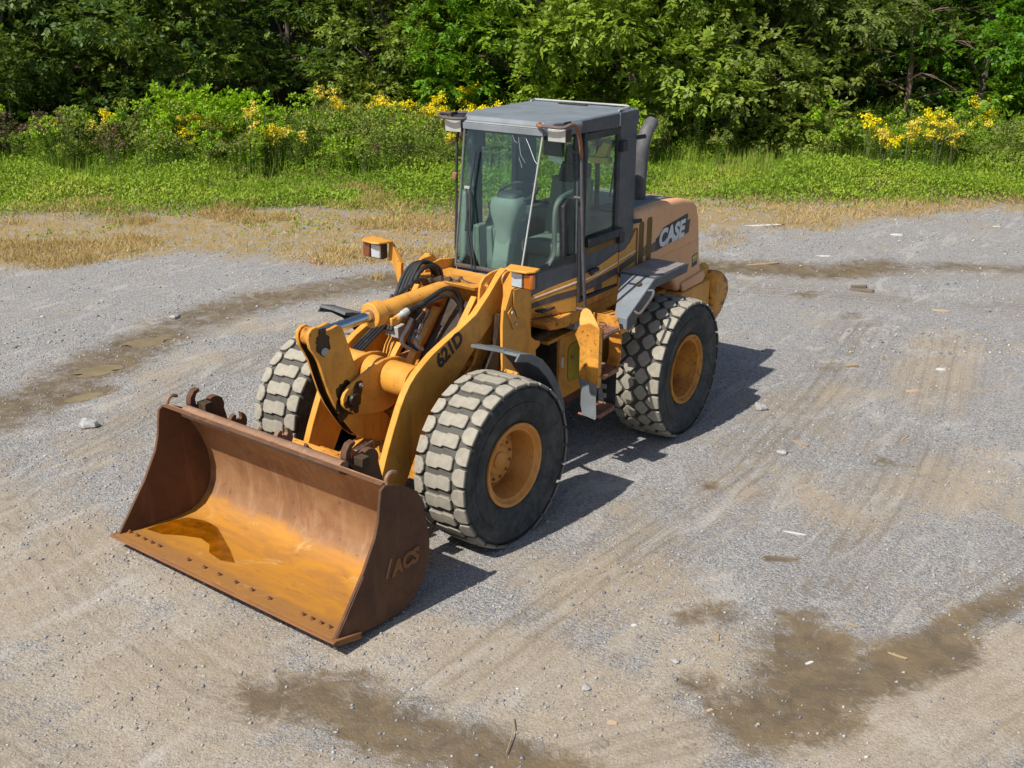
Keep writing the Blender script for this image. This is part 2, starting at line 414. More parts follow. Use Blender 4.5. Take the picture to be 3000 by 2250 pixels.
rim_f = mesh('rim', G().lathe([(.10, .350), (.205, .352), (.222, .368), (.238, .366), (.243, .352), (.236, .338), (.222, .332), (.210, .322), (.214, .312), (.205, .300), (.05, .285), (-.02, .282), (-.03, .20), (-.035, .02)], n=56), 'rim_faded', 40)
rim_r = mesh('rim', G().lathe([(.10, .350), (.205, .352), (.222, .368), (.238, .366), (.243, .352), (.236, .338), (.222, .332), (.210, .322), (.214, .312), (.205, .300), (.10, .29), (.09, .283), (-.08, .275), (-.10, .20), (-.105, .02)], n=56), 'rim_rusty', 40)
hub_g = G().lathe([(-.04, .215), (.03, .212), (.038, .205), (.038, .135), (.055, .130), (.060, .122), (.060, .075), (.072, .070), (.074, .0005)], n=36)
hub_me = mesh('hub', hub_g, 'rim_faded', 40)
hubr_me = mesh('hub', G().lathe([(-.11, .17), (-.07, .165), (-.06, .15), (-.05, .08), (-.045, .0005)], n=36), 'rim_rusty', 40)
bolt_me = mesh('wheel_bolt', G().cyl((.036, 0, .172), (.054, 0, .172), .014, .013, 6), 'step_rust', 30)
boltr_me = mesh('wheel_bolt', G().cyl((-.102, 0, .215), (-.082, 0, .215), .015, .014, 6), 'galvanized', 30)
def wheel(x, y, side, front, as_stuff=False, spin=0.0, label=None):
    t = put('wheel', tyre_me, LO, label=label)
    base = Matrix.Translation((x, y, AZH)) @ (Matrix.Identity(4) if side > 0 else Matrix.Rotation(math.pi, 4, 'Z')) @ Matrix.Rotation(spin, 4, 'X')
    t.matrix_basis = (FRONT @ base) if front else base
    put('rim', rim_f if front else rim_r, t)
    put('hub', hub_me if front else hubr_me, t)
    for i in range(12):
        b = put('wheel_bolt', bolt_me if front else boltr_me, t); b.matrix_basis = Matrix.Rotation(2*math.pi*(i+.3)/12, 4, 'X')
    sets = [(cen, 0), (sh_o, .5), (sh_i, .5)] if front else [(r_sh_o, 0), (r_c_o, .5), (r_c_i, 0), (r_sh_i, .5)]
    N = FP if front else RP
    if as_stuff:
        g = G()
        for me, off in sets:
            vs = [v.co.copy() for v in me.vertices]; fs = [tuple(q.vertices) for q in me.polygons]
            for i in range(N):
                m3 = Matrix.Rotation(-2*math.pi*(i+off)/N, 3, 'X'); g.add([m3 @ v for v in vs], fs)
        put('tread', mesh('tread', g, 'tread_dusty', 50), t, kind='stuff')
        return t
    for me, off in sets:
        for i in range(N):
            b = bpy.data.objects.new('tread_block', me); COL.objects.link(b); b.parent = t
            b.matrix_basis = Matrix.Rotation(-2*math.pi*(i+off)/N, 4, 'X')
    return t
wheel(.98, 0, 1, True, spin=.06); wheel(-.98, 0, -1, True, spin=.4)
wheel(.98, WB, 1, False, spin=.1); wheel(-.98, WB, -1, False, True)

# ---------------- bucket
BW = 1.30
side_prof = [(-2.20, .135), (-2.06, .075), (-1.80, .045), (-1.51, .035), (-1.36, .10), (-1.24, .23), (-1.185, .36), (-1.18, .52), (-1.21, .70), (-1.25, .85), (-1.30, .965),
             (-1.42, 1.045), (-1.56, 1.115), (-1.64, 1.135), (-1.685, 1.11), (-1.70, 1.02), (-1.72, .88), (-1.76, .76), (-1.89, .54), (-2.08, .29)]
# shell runs from the lip round the heel up the back to the top edge
inner = [(-2.22, .150), (-2.00, .118), (-1.62, .088), (-1.47, .095), (-1.36, .135), (-1.28, .215), (-1.23, .32), (-1.215, .45), (-1.235, .60), (-1.285, .74), (-1.345, .86), (-1.41, .95), (-1.50, 1.03), (-1.62, 1.12)]
outer = []
for i, q in enumerate(inner):
    a_ = Vector(inner[max(i-1, 0)]); b_ = Vector(inner[min(i+1, len(inner)-1)]); d_ = (b_-a_).normalized(); outer.append((q[0]+d_.y*.028, q[1]-d_.x*.028))
g = G(); nn = len(inner)
ring = inner+outer[::-1]; n2 = 2*nn
v = [(-BW+.012, *q) for q in ring]+[(BW-.012, *q) for q in ring]
g.add(v, [(i, (i+1) % n2, n2+(i+1) % n2, n2+i) for i in range(n2)]+[(i, i+1, n2-2-i, n2-1-i) for i in range(nn-1)]+[(n2+n2-1-i, n2+n2-2-i, n2+i+1, n2+i) for i in range(nn-1)])
BU = part('bucket', g, 'rust_inner', LO, True, 0, 60, label='rusty bucket with bright orange flash rust on its floor')
for s_ in (1, -1):
    g = G().prism(side_prof, BW-.025, BW)
    if s_ < 0: g = g.mirror()
    sp = part('side_plate', g, 'rust_side' if s_ > 0 else 'rust_inner2' if False else 'rust_side', BU, bevel=.004)
    # wear strip along the lower front of the side plate
    strip = [(-2.19, .135), (-2.06, .10), (-1.88, .10), (-1.90, .25), (-1.95, .33), (-2.06, .31)]
    g = G().prism([(-2.195, .132), (-2.05, .070), (-1.93, .054), (-1.955, .16), (-1.875, .45), (-1.90, .515), (-2.07, .285)], BW-.001, BW+.008)
    if s_ < 0: g = g.mirror()
    part('wear_strip', g, 'rust_side', BU, bevel=.003)
ce = G().prism([(-2.25, .128), (-2.23, .118), (-1.98, .070), (-1.97, .098), (-2.22, .146), (-2.25, .140)], -1.335, 1.335)
part('cutting_edge', ce, 'rust_edge', BU, bevel=.003)
ce = G()
for a, b in ((-1.335, -.93), (-.92, -.1), (-.09, .78), (.79, 1.335)):
    ce = G().prism([(-2.225, .112), (-2.21, .100), (-1.97, .045), (-1.965, .066), (-2.2, .118)], a, b)
    part('wear_bar', ce, 'rust_edge', BU, bevel=.003)
bm_ = mesh('edge_bolt', G().cyl((0, 0, 0), (0, 0, .022), .021, .019, 6).cyl((0, 0, .02), (0, 0, .034), .012, .012, 8), 'rust_edge', 30)
hole_me = mesh('bolt_hole', G().cyl((0, 0, 0), (0, 0, .003), .011, .011, 10), 'frame_dark', 30)
for x in (-1.25, -1.15, -1.05, -.95, -.85, -.47, -.27, -.09, .11, .30, .50, .87, .965, 1.06, 1.15, 1.245):
    b = put('edge_bolt', bm_, BU); b.matrix_basis = Matrix.Translation((x, -2.115, .125)) @ Matrix.Rotation(R(-9), 4, 'X') @ Matrix.Rotation(x*7, 4, 'Z')
for x in (-.68, -.58, -.2, .0, .2, .40, .58, .66, .76, 1.0, .64):
    b = put('bolt_hole', hole_me, BU); b.matrix_basis = Matrix.Translation((x, -2.06 if int(x*50) % 2 else -2.14, .1215 if int(x*50) % 2 else .134)) @ Matrix.Rotation(R(-9), 4, 'X')
# rolled top bar
part('top_bar', G().prism([(-1.50, 1.075)]+arc(-1.545, 1.095, .055, 20, 200, 10)+[(-1.60, 1.07), (-1.535, 1.03), (-1.47, 1.02)], -1.10, .78), 'rust_bar', BU, bevel=.003)
part('top_flange', G().prism([(-1.655, 1.13), (-1.62, 1.142), (-1.38, 1.0), (-1.36, .965), (-1.40, .97)], -BW+.03, BW-.03), 'rust_side', BU, bevel=.003)
# coupler hooks and ears behind the top bar
def hook(x, flip=1):
    prof = [(-1.22, .80), (-1.345, .965), (-1.45, 1.075), (-1.475, 1.125), (-1.465, 1.185), (-1.425, 1.235), (-1.37, 1.245), (-1.365, 1.22), (-1.40, 1.20), (-1.42, 1.16), (-1.41, 1.11), (-1.37, 1.085), (-1.30, 1.09)]+arc(-1.22, 1.03, .10, 110, -20, 7)+[(-1.08, .82)]
    part('coupler_hook', G().prism(prof, x-.03, x+.03), 'rust_side', BU, bevel=.003)
    part('hook_lug', G().bb(x+.02, x+.13, -1.40, -1.32, 1.06, 1.13), 'frame_dark', BU)
hook(-1.16); hook(.70)
for x in (-.62, -.06):
    prof = arc(-1.42, 1.09, .115, 210, -30, 14)[::-1]
    prof = arc(-1.40, 1.08, .115, 120, -60, 12)[::-1]+arc(-1.40, 1.08, .115, 120, 300, 12)[1:-1][::-1]
    cres = arc(-1.41, 1.08, .12, 75, -285+30, 20)
    cres = arc(-1.40, 1.07, .092, 112, 432, 22)+arc(-1.39, 1.12, .030, 420, 100, 8)[1:-1]
    part('coupler_ear', G().prism(cres, x-.02, x+.02), 'rust_bar' if x > -.3 else 'rust_side', BU, bevel=.003)
for s_ in (-1, 1):
    part('lifting_hook', G().tube(spline([(s_*1.27, -1.60, 1.11), (s_*1.27, -1.595, 1.17), (s_*1.27, -1.55, 1.20), (s_*1.27, -1.50, 1.18)], 4), .016, 8), 'rust_bar', BU, bevel=0)
# back frame of the bucket
for x in (-.62, -.06, .44):
    part('back_rib', G().prism([(-1.17, .25), (-1.12, .3), (-1.05, .75), (-1.16, .95), (-1.235, .82), (-1.175, .6)], x-.02, x+.02), 'rust_side', BU)
text_part('ACS', 'rust_edge', BU, side_frame(BW+.002, -1.60, .385, 4), .16, ext=.009, offset=.008, shear=.2, name='weld_lettering', xs=.95)
part('weld_bar', G().prism([(-1.675, .395), (-1.655, .392), (-1.60, .535), (-1.62, .54)], BW, BW+.009), 'rust_bar', BU)
# ---------------- lift arms, cross tube, bellcrank
arm_prof = [(.90, 2.03), (.86, 2.09), (.80, 2.115), (.72, 2.07), (.55, 1.92), (.38, 1.79), (.16, 1.705), (-.05, 1.63), (-.19, 1.575), (-.30, 1.515), (-.40, 1.455), (-.48, 1.385), (-.54, 1.31), (-.60, 1.215), (-.68, 1.06), (-.76, .89), (-.83, .72), (-.90, .54), (-.96, .38),
            (-.965, .30), (-.92, .245), (-.84, .24), (-.77, .29), (-.66, .40), (-.54, .55), (-.44, .72), (-.36, .85), (-.22, 1.05), (-.06, 1.17), (.12, 1.28), (.42, 1.53), (.60, 1.655), (.76, 1.78), (.87, 1.92)]
for s_ in (1, -1):
    g = G().prism(arm_prof, .415, .48)
    a = part('lift_arm', g if s_ > 0 else g.mirror(), 'yellow', LO, True, .005)
    gg = G().lathe([(.36, .11), (.50, .11), (.50, .07), (.515, .065), (.515, .001)], (0, -.875, .345), 24)
    part('pivot_boss', gg if s_ > 0 else gg.mirror(), 'yellow_worn', a, bevel=0)
    lug = [(.50, 1.84), (.515, 1.97), (.535, 2.03), (.58, 2.07), (.68, 2.095), (.80, 2.10), (.86, 2.04), (.72, 1.93)]
    gg = G().holed(lug, arc(.61, 1.985, .038, 0, 360, 14)[:-1], .395, .417)
    part('lifting_lug', gg if s_ > 0 else gg.mirror(), 'yellow', a, bevel=0)
    gg = G().lathe([(.483, .075), (.50, .072), (.50, .001)], (0, .80, 2.02), 24)
    part('pivot_pin', gg if s_ > 0 else gg.mirror(), 'yellow_worn', a, bevel=.003)
    if s_ > 0:
        text_part('621D', 'black_print', a, side_frame(.4815, -.105, 1.425, 28.5), .185, ext=.001, offset=.0085, name='model_lettering', space=.93, xs=.92)
        part('grease_patch', G().lathe([(.48, .05), (.484, .05), (.484, .001)], (0, -.16, 1.0), 18), 'black_grease_and_shade', a, bevel=0)
CT = part('cross_tube', G().cyl((-.418, -.34, 1.345), (.418, -.34, 1.345), .145, None, 36), 'yellow', LO, True, 0)
br_prof = [(-.905, 1.30), (-.88, 1.345), (-.83, 1.385), (-.65, 1.455), (-.52, 1.495), (-.42, 1.512), (-.32, 1.512), (-.22, 1.49), (-.14, 1.45), (-.12, 1.38), (-.16, 1.22), (-.27, 1.09), (-.40, 1.06), (-.52, 1.065), (-.70, 1.11), (-.80, 1.15), (-.87, 1.20), (-.905, 1.25)]
for s_ in (1, -1):
    g = G().prism(br_prof, .10, .132)
    b = part('lever_bracket', g if s_ > 0 else g.mirror(), 'yellow', CT, bevel=.004)
pv = (-.785, 1.265)
LP = part('lever_pin', G().lathe([(-.16, .001), (-.16, .06), (.15, .06), (.165, .055), (.165, .001)], (0, *pv), 24).prism([(-.785+.05, 1.21), (-.83, 1.215), (-.845, 1.28), (-.75, 1.41), (-.69, 1.41), (-.68, 1.35)], .133, .143), 'black_grease_and_shade', LO, True, .003)
part('pin_bolt', G().cyl((.14, -.715, 1.375), (.165, -.715, 1.375), .022, None, 10).cyl((.16, -.715, 1.375), (.18, -.715, 1.375), .012, None, 8), 'steel_worn', LP, bevel=.002)
part('grease_collar', G().lathe([(.07, .115), (.101, .118), (.101, .001)], (0, *pv), 28), 'black_grease_and_shade', LP, bevel=0)
bc_prof = [(-1.195, 1.87), (-1.185, 1.92), (-1.15, 1.95), (-1.10, 1.955), (-1.05, 1.925), (-.99, 1.90), (-.93, 1.905), (-.87, 1.915), (-.83, 1.895), (-.81, 1.855), (-.66, 1.43), (-.56, 1.26), (-.44, 1.08), (-.33, .98), (-.27, .88), (-.29, .79), (-.36, .755), (-.45, .77), (-.55, .805), (-.66, .87), (-.75, .955), (-.86, 1.11), (-.94, 1.24), (-1.00, 1.37), (-1.05, 1.52), (-1.09, 1.65), (-1.125, 1.72), (-1.175, 1.79)]
BC = None
for s_ in (1, -1):
    g = G().prism(bc_prof, .042, .076)
    b = part('bellcrank_plate', g if s_ > 0 else g.mirror(), 'yellow', LO, True, .004)
    if s_ > 0: BC = b
def smear(cy, cz, r, x, par, sd, sy=1.0):
    q = random.Random(sd); pts = []
    for i in range(40):
        a = 2*math.pi*i/40; rr = r*(1+.18*math.sin(3*a+sd)+.12*math.sin(7*a+2*sd)+q.uniform(-.10, .10)); pts.append((cy+rr*math.cos(a), cz+rr*math.sin(a)*sy))
    return part('grease_smear', G().prism(pts, x, x+.0012), 'black_grease_and_shade', par, bevel=0)
smear(-1.045, 1.825, .072, .0815, BC, 3, 1.35)
smear(-.79, 1.25, .085, .1325, LP, 5, 1.1); smear(-.80, 1.26, .155, .0765, BC, 8, 1.0)
for s_ in (1, -1):
    edge_ = [(-1.185, 1.90), (-1.17, 1.80), (-1.10, 1.66), (-1.06, 1.52), (-1.01, 1.37), (-.95, 1.24), (-.87, 1.11), (-.76, .955), (-.67, .88), (-.60, .88), (-.70, 1.0), (-.80, 1.14), (-.89, 1.28), (-.95, 1.45), (-.99, 1.6), (-1.04, 1.75), (-1.10, 1.93)]
    part('grease_film', G().prism(edge_, s_*.0405 if s_ > 0 else -.0415, s_*.0415 if s_ > 0 else -.0405), 'black_grease_and_shade', BC, bevel=0)
part('bellcrank_bolt', G().cyl((.076, -1.035, 1.735), (.092, -1.035, 1.735), .034, None, 14).cyl((.09, -1.035, 1.735), (.098, -1.035, 1.735), .018, None, 12), 'galvanized', BC, bevel=.003)
part('pin_retainer', G().prism([(-1.11, 1.87), (-1.05, 1.89), (-1.0, 1.84), (-1.0, 1.72), (-1.04, 1.69), (-1.08, 1.72)], .076, .081), 'black_grease_and_shade', BC, bevel=.002)
part('lever_spacer', G().bb(-.042, .042, -.62, -.50, 1.0, 1.3), 'frame_dark', BC)
# dark grease inside the lever gap
part('rod_end', G().cyl((-.045, -1.10, 1.865), (.045, -1.10, 1.865), .075, None, 24), 'yellow_worn', BC, bevel=.004)
# dump link down to the bucket
part('dump_link', G().prism([(-.36, .90), (-.28, .84), (-.33, .76), (-1.10, .55), (-1.17, .57), (-1.18, .64), (-1.12, .68)], -.035, .035), 'yellow_worn', LO, True)
part('lower_cross_tube', G().cyl((-.42, -.70, .62), (.42, -.70, .62), .06, None, 20), 'yellow_worn', LO, True, 0)
part('coupler_frame', G().bb(-.5, .5, -1.12, -1.06, .25, .9).bb(-.46, .46, -1.06, -.92, .28, .36), 'yellow_worn', LO, True)
part('guide_bar', G().prism([(-.80, .815), (-.58, .845), (-.50, .78), (-.74, .72)], .10, .15), 'steel_worn', LO, True)

# ---------------- tilt cylinder
A0, A1 = Vector((0, -1.03, 1.862)), Vector((0, .58, 1.905)); ax = (A1-A0).normalized()
pt = lambda t: tuple(A0+ax*t)
TC = part('tilt_cylinder', G().cyl(pt(.66), pt(1.58), .084, None, 36), 'yellow', LO, True, .006)
part('gland', G().cyl(pt(.60), pt(.72), .108, None, 32).cyl(pt(.72), pt(.76), .092, None, 32), 'yellow', TC, bevel=.006)
part('piston_rod', G().cyl(pt(0), pt(.62), .045, None, 28), 'chrome', TC, bevel=0)
part('rod_seal', G().cyl(pt(.585), pt(.605), .055, None, 24), 'rust_bar', TC, bevel=0)
part('port_block', G().box((.10, -.27, 1.815), (.07, .08, .07)).cyl((.10, -.27, 1.815), (.115, -.20, 1.83), .034, .034, 14), 'yellow', TC, bevel=.008)
part('hose_fitting', G().tube([(.115, -.22, 1.835), (.12, -.17, 1.85), (.12, -.165, 1.852), (.12, -.10, 1.868)], [.026, .026, .031, .031], 12), 'galvanized', TC, bevel=0)
part('cylinder_clevis', G().prism([(.50, 1.80), (.72, 1.78), (.76, 1.9), (.70, 2.0), (.50, 1.99)], -.06, .06), 'yellow_worn', TC)
part('mud_lump', G().tube(spline([(-.1, .42, 1.98), (-.02, .5, 1.995), (.06, .56, 1.98), (.13, .62, 1.95)], 4), [.03+.012*math.sin(i*2.1) for i in range(13)], 8), 'frame_dark', TC, bevel=0)

# ---------------- front frame and towers
tw_o = [(.70, 1.97), (.66, 1.90), (.635, 1.80), (.62, 1.65), (.62, 1.25), (.50, .98), (.40, .92), (.40, .50), (1.10, .50), (1.20, .85), (1.13, 1.15), (1.115, 1.30), (1.18, 1.33), (1.18, 1.37), (1.115, 1.39), (1.05, 1.44), (1.02, 1.52), (1.00, 1.90), (.97, 1.99), (.88, 2.03), (.77, 2.03)]
tw_i = [(.64, 1.94), (.60, 1.6), (.45, 1.30), (.20, 1.15), (.15, .5), (1.20, .5), (1.22, 1.4), (1.13, 1.6), (1.12, 2.02), (.90, 2.05), (.72, 2.03)]
FF = part('front_frame', G().bb(-.36, .36, -.30, 1.15, .42, 1.02).prism([(-.30, 1.0), (-.12, 1.22), (.10, 1.28), (1.15, 1.30), (1.15, 1.0)], -.36, .36), 'yellow_worn', LO, True, .01)
for s_ in (1, -1):
    g = G().prism(tw_o, .555, .585)
    t_ = part('tower_plate', g if s_ > 0 else g.mirror(), 'yellow', LO, True, .004)
    g = G().prism(tw_i, .372, .40)
    t2 = part('tower_plate', g if s_ > 0 else g.mirror(), 'yellow', LO, True, .004)
    g = G().prism([(.90, 2.0), (1.08, 1.98), (1.08, 1.2), (.98, 1.2)], .40, .555)
    part('tower_web', g if s_ > 0 else g.mirror(), 'yellow_worn', t_)
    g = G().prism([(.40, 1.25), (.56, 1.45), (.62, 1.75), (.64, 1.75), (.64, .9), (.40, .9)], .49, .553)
    part('tower_gap_shade', g if s_ > 0 else g.mirror(), 'black_grease_and_shade', t_)  # black filler painting in the shade between lift arm and tower plate
# sloping front plates between the towers
part('cross_plate', G().prism([(.48, 1.99), (.78, 1.955), (1.02, 1.95), (1.02, 1.92), (.78, 1.925), (.50, 1.955)], -.372, .372), 'yellow', LO, True)
part('cross_web', G().prism([(.60, 1.94), (.66, 1.70), (.52, 1.34), (.56, 1.33), (.70, 1.69), (.66, 1.94)], -.372, .372), 'yellow_worn', LO, True)
for x0, x1 in ((-.36, -.22), (.31, .372)):
    part('front_plate', G().prism([(.02, 1.24), (.10, 1.42), (.52, 1.90), (.56, 1.88), (.14, 1.38), (.06, 1.22)], x0, x1), 'yellow', LO, True)
part('front_plate', G().prism([(-.10, 1.22), (.03, 1.40), (.38, 1.78), (.41, 1.76), (.07, 1.37), (-.05, 1.20)], -.02, .06), 'yellow', LO, True)
part('front_plate', G().prism([(-.10, 1.22), (.03, 1.40), (.33, 1.72), (.36, 1.70), (.07, 1.37), (-.05, 1.20)], -.21, -.15), 'yellow', LO, True)
part('muddy_opening_backing', G().prism([(.02, 1.25), (.14, 1.44), (.50, 1.85), (.53, 1.82), (.18, 1.42), (.06, 1.23)], .062, .309), 'black_grease_and_shade', LO, True)  # dark backing painted in for the dark, muddy opening between the plates
part('brace', G().prism([(-.02, 1.30), (.03, 1.36), (.25, 1.66), (.29, 1.64), (.07, 1.33), (.02, 1.28)], -.26, -.22), 'yellow', LO, True)
part('front_axle', G().lathe([(-.74, .17), (-.60, .17), (-.45, .13), (-.22, .15), (-.15, .24), (.15, .24), (.22, .15), (.45, .13), (.60, .17), (.74, .17), (.80, .12)], (0, 0, AZH), 28), 'yellow_worn', LO, True, 0)

# hydraulic hoses, pipes, valve
def hose(pts, r=.019, m='hose', nm='hydraulic_hose', n=10):
    return part(nm, G().tube(spline(pts, 6), r, n), m, LO, True, 0)
hose([(.12, -.12, 1.872), (.14, .01, 1.89), (.16, .15, 1.935), (.18, .26, 1.975), (.20, .34, 1.985), (.22, .42, 1.945), (.24, .46, 1.86), (.25, .455, 1.76), (.25, .43, 1.67), (.25, .38, 1.58), (.25, .32, 1.51), (.25, .25, 1.44), (.25, .2, 1.36)], .021)
hose([(.14, .0, 1.85), (.16, .10, 1.885), (.19, .22, 1.925), (.22, .31, 1.93), (.25, .38, 1.89), (.275, .415, 1.81), (.285, .41, 1.73), (.285, .38, 1.65), (.285, .33, 1.56), (.285, .27, 1.48), (.285, .2, 1.38)], .019)
for i, dx in enumerate((-.31, -.27, -.235, -.20)):
    hose([(dx, .02, 1.60), (dx, .14, 1.76), (dx, .25, 1.92), (dx, .33, 2.03), (dx+.01, .44, 2.105+.012*i), (dx+.03, .56, 2.10), (dx+.05, .64, 2.03), (dx+.05, .66, 1.92), (dx+.05, .66, 1.80)], .018)
hose([(-.16, .30, 1.98), (-.16, .36, 2.06), (-.15, .45, 2.10), (-.14, .53, 2.09), (-.13, .58, 2.02), (-.13, .59, 1.93), (-.13, .60, 1.85)], .020)
hose([(-.12, -.20, 1.84), (-.11, -.05, 1.915), (-.10, .04, 1.945), (-.10, .14, 1.985), (-.10, .23, 2.015), (-.10, .33, 2.015), (-.10, .40, 1.985), (-.09, .45, 1.94)], .017)
for i in range(4):
    dx = -.36+.035*i
    hose([(dx, -.40, 1.43), (dx, -.22, 1.52), (dx, -.02, 1.62), (dx, .10, 1.70), (dx, .22, 1.86)], .013)
hose([(.10, .19, 1.80), (.10, .11, 1.72), (.10, .06, 1.665)], .024)
hose([(.10, .08, 1.69), (.10, .045, 1.63), (.10, .015, 1.57), (.11, .02, 1.525), (.12, .08, 1.475)], .019, 'galvanized', 'steel_pipe')
hose([(.06, .02, 1.76), (.06, -.05, 1.68), (.06, -.11, 1.62), (.06, -.11, 1.57), (.07, -.05, 1.515), (.09, .06, 1.46)], .017, 'galvanized', 'steel_pipe')
hose([(.09, .06, 1.74), (.085, -.0, 1.66), (.085, -.05, 1.60), (.085, -.04, 1.55), (.10, .04, 1.48)], .017, 'dark_plastic', 'steel_pipe')
part('hose_clamp', G().box((.09, .02, 1.60), (.12, .05, .035), Matrix.Rotation(R(40), 3, 'X')), 'galvanized', LO, True, .005)
part('valve_block', G().box((.05, .10, 1.75), (.12, .12, .09), Matrix.Rotation(R(30), 3, 'X')), 'lamp_body', LO, True, .006)
part('pipe_coupling', G().cyl((.10, .095, 1.705), (.10, .055, 1.65), .030, None, 6).cyl((.10, .045, 1.635), (.10, .01, 1.58), .028, None, 6), 'steel_worn', LO, True, .002)
part('work_lamp_box', G().box((-.22, .10, 1.585), (.16, .10, .11), Matrix.Rotation(R(8), 3, 'X')), 'galvanized', LO, True, .008)
part('sensor_wire', G().tube(spline([(.10, .50, 1.98), (.14, .55, 2.02), (.20, .60, 1.99), (.26, .68, 1.96), (.33, .74, 1.97)], 5), .006, 6), 'steel_worn', LO, True, 0)

# ---------------- headlights on brackets
for s_ in (1, -1):
    def mm(g): return g if s_ > 0 else g.mirror()
    HL = part('headlight', mm(G().bb(.76, .985, .515, .60, 2.055, 2.205)), 'lamp_body', LO, True, .015)
    part('headlight_lens', mm(G().bb(.770, .885, .500, .52, 2.067, 2.193)), 'lens_clear', HL, bevel=.008)
    part('indicator_lens', mm(G().bb(.900, .990, .498, .56, 2.062, 2.198)), 'lens_amber' if s_ > 0 else 'lens_red', HL, bevel=.014)
    part('lamp_shade', mm(G().prism([(.69, .60), (.735, .46), (.80, .435), (.96, .46), (1.005, .53), (.98, .63)], 2.212, 2.232, 'z')), 'yellow_faded' if False else 'yellow', HL, bevel=.006)
    part('lamp_bracket', mm(G().prism([(.60, 2.03), (.72, 2.215), (.745, 2.215), (.76, 2.04), (.70, 2.00), (.632, 1.80), (.61, 1.80)], .60, .64, 'y')), 'yellow', HL, bevel=.004)
    part('bracket_strut', mm(G().prism([(.76, 1.95), (.86, 1.95), (.88, 1.66), (.82, 1.68), (.76, 1.80)], .586, .602)), 'yellow', HL, bevel=.004)
    part('bracket_foot', mm(G().prism([(.68, 1.755), (.735, 1.80), (.84, 1.64), (.76, 1.585)], .585, .600)), 'yellow', HL, bevel=.004)
    for yb, zb in ((.735, 1.745), (.79, 1.63)):
        part('bracket_bolt', mm(G().cyl((.60, yb, zb), (.615, yb, zb), .016, None, 10)), 'galvanized', HL, bevel=.002)

# ---------------- front fenders
fo = [(.10, 1.645), (.27, 1.60), (.42, 1.51), (.53, 1.40), (.62, 1.28), (.70, 1.14), (.755, 1.00), (.775, .79)]
fi = [(y-.018, z-.022) for y, z in fo]
for s_ in (1, -1):
    g = G().prism(fo+fi[::-1], .76, 1.155)
    f_ = part('front_fender', g if s_ > 0 else g.mirror(), 'rubber_fender', LO, True, .006)
    g = G().prism([(.0, 1.672), (.12, 1.645), (.11, 1.620), (-.01, 1.645)], .74, 1.02, prof2=[(.095, 1.652), (.12, 1.645), (.11, 1.620), (.085, 1.625)])
    part('fender_flap', g if s_ > 0 else g.mirror(), 'rubber_fender', f_, bevel=.004)
    g = G().prism([(y+.004, z+.004) for y, z in fo]+[(y-.05, z-.055) for y, z in fo[::-1]], 1.155, 1.175)
    part('fender_lip', g if s_ > 0 else g.mirror(), 'rubber_fender', f_, bevel=.005)
    g = G().tube([(.585, .66, 1.22), (.78, .60, 1.24)], .022, 8)
    part('fender_stay', g if s_ > 0 else g.mirror(), 'yellow_worn', f_, bevel=0)

# ================= rear body =====================================
# articulation, chassis
part('hinge_post', G().cyl((0, 1.45, .45), (0, 1.45, 1.45), .13, None, 24).bb(-.3, .3, 1.1, 1.75, 1.28, 1.34).bb(-.3, .3, 1.1, 1.75, .50, .56), 'frame_dark', LO)
part('steering_cylinder', G().cyl((.40, 1.15, 1.30), (.42, 1.85, 1.37), .045, None, 16).cyl((-.40, 1.15, 1.30), (-.42, 1.85, 1.37), .045, None, 16), 'frame_dark', LO, bevel=0)
CH = part('chassis', G().bb(-.44, .44, 1.62, 4.6, .62, 1.22), 'yellow_worn', LO, bevel=.01)
part('upper_rail', G().bb(.30, .475, 1.42, 2.3, 1.235, 1.27).bb(-.475, -.30, 1.42, 2.3, 1.235, 1.27).bb(.40, .47, 1.95, 2.5, 1.27, 1.45), 'yellow_worn', CH)
part('front_bulkhead', G().bb(-.46, .46, 1.60, 1.62, .60, 1.24), 'frame_dark', CH)
part('side_tank', G().bb(.20, .465, 1.66, 2.70, .60, 1.236), 'yellow', CH, bevel=.012)
part('access_cover', G().prism(rrect(1.80, 2.32, .74, 1.13, .07), .466, .478), 'yellow_cover', CH, bevel=.004)
part('cover_slot', G().prism(rrect(2.12, 2.18, .86, 1.0, .028), .479, .482), 'frame_dark', CH, bevel=0)
part('cover_latch', G().cyl((.478, 1.86, 1.0), (.488, 1.86, 1.0), .02, None, 10), 'step_rust', CH)
part('belly_plate', G().prism([(1.60, .60), (4.4, .62), (4.4, .53), (1.9, .50), (1.60, .52)], -.40, .44), 'belly_red', CH)
part('warning_sticker', G().bb(.466, .468, 1.685, 1.725, .93, 1.06), 'white_print', CH, bevel=0)
part('sticker_red', G().bb(.4685, .4695, 1.685, 1.725, 1.03, 1.06), 'lens_red', CH, bevel=0)
part('tail_marker', G().bb(.44, .46, 1.70, 1.76, .545, .575), 'lens_amber', CH)
part('rear_axle', G().lathe([(-.74, .17), (-.60, .17), (-.45, .13), (-.22, .15), (-.15, .24), (.15, .24), (.22, .15), (.45, .13), (.60, .17), (.74, .17), (.80, .12)], (0, WB, AZH), 28), 'frame_dark', LO, bevel=0)
part('work_light_block', G().bb(.44, .54, 1.80, 1.96, 1.30, 1.40), 'galvanized', CH, bevel=.008)

# ---------------- cab
RW = .61
cab_lower = [(-.61, 1.69), (-.37, 1.12), (.37, 1.12), (.61, 1.69), (.61, 2.78), (-.61, 2.78)]
CAB = part('cab', G().prism(cab_lower, 1.535, 1.60, 'z'), 'yellow_worn', LO, bevel=.004)
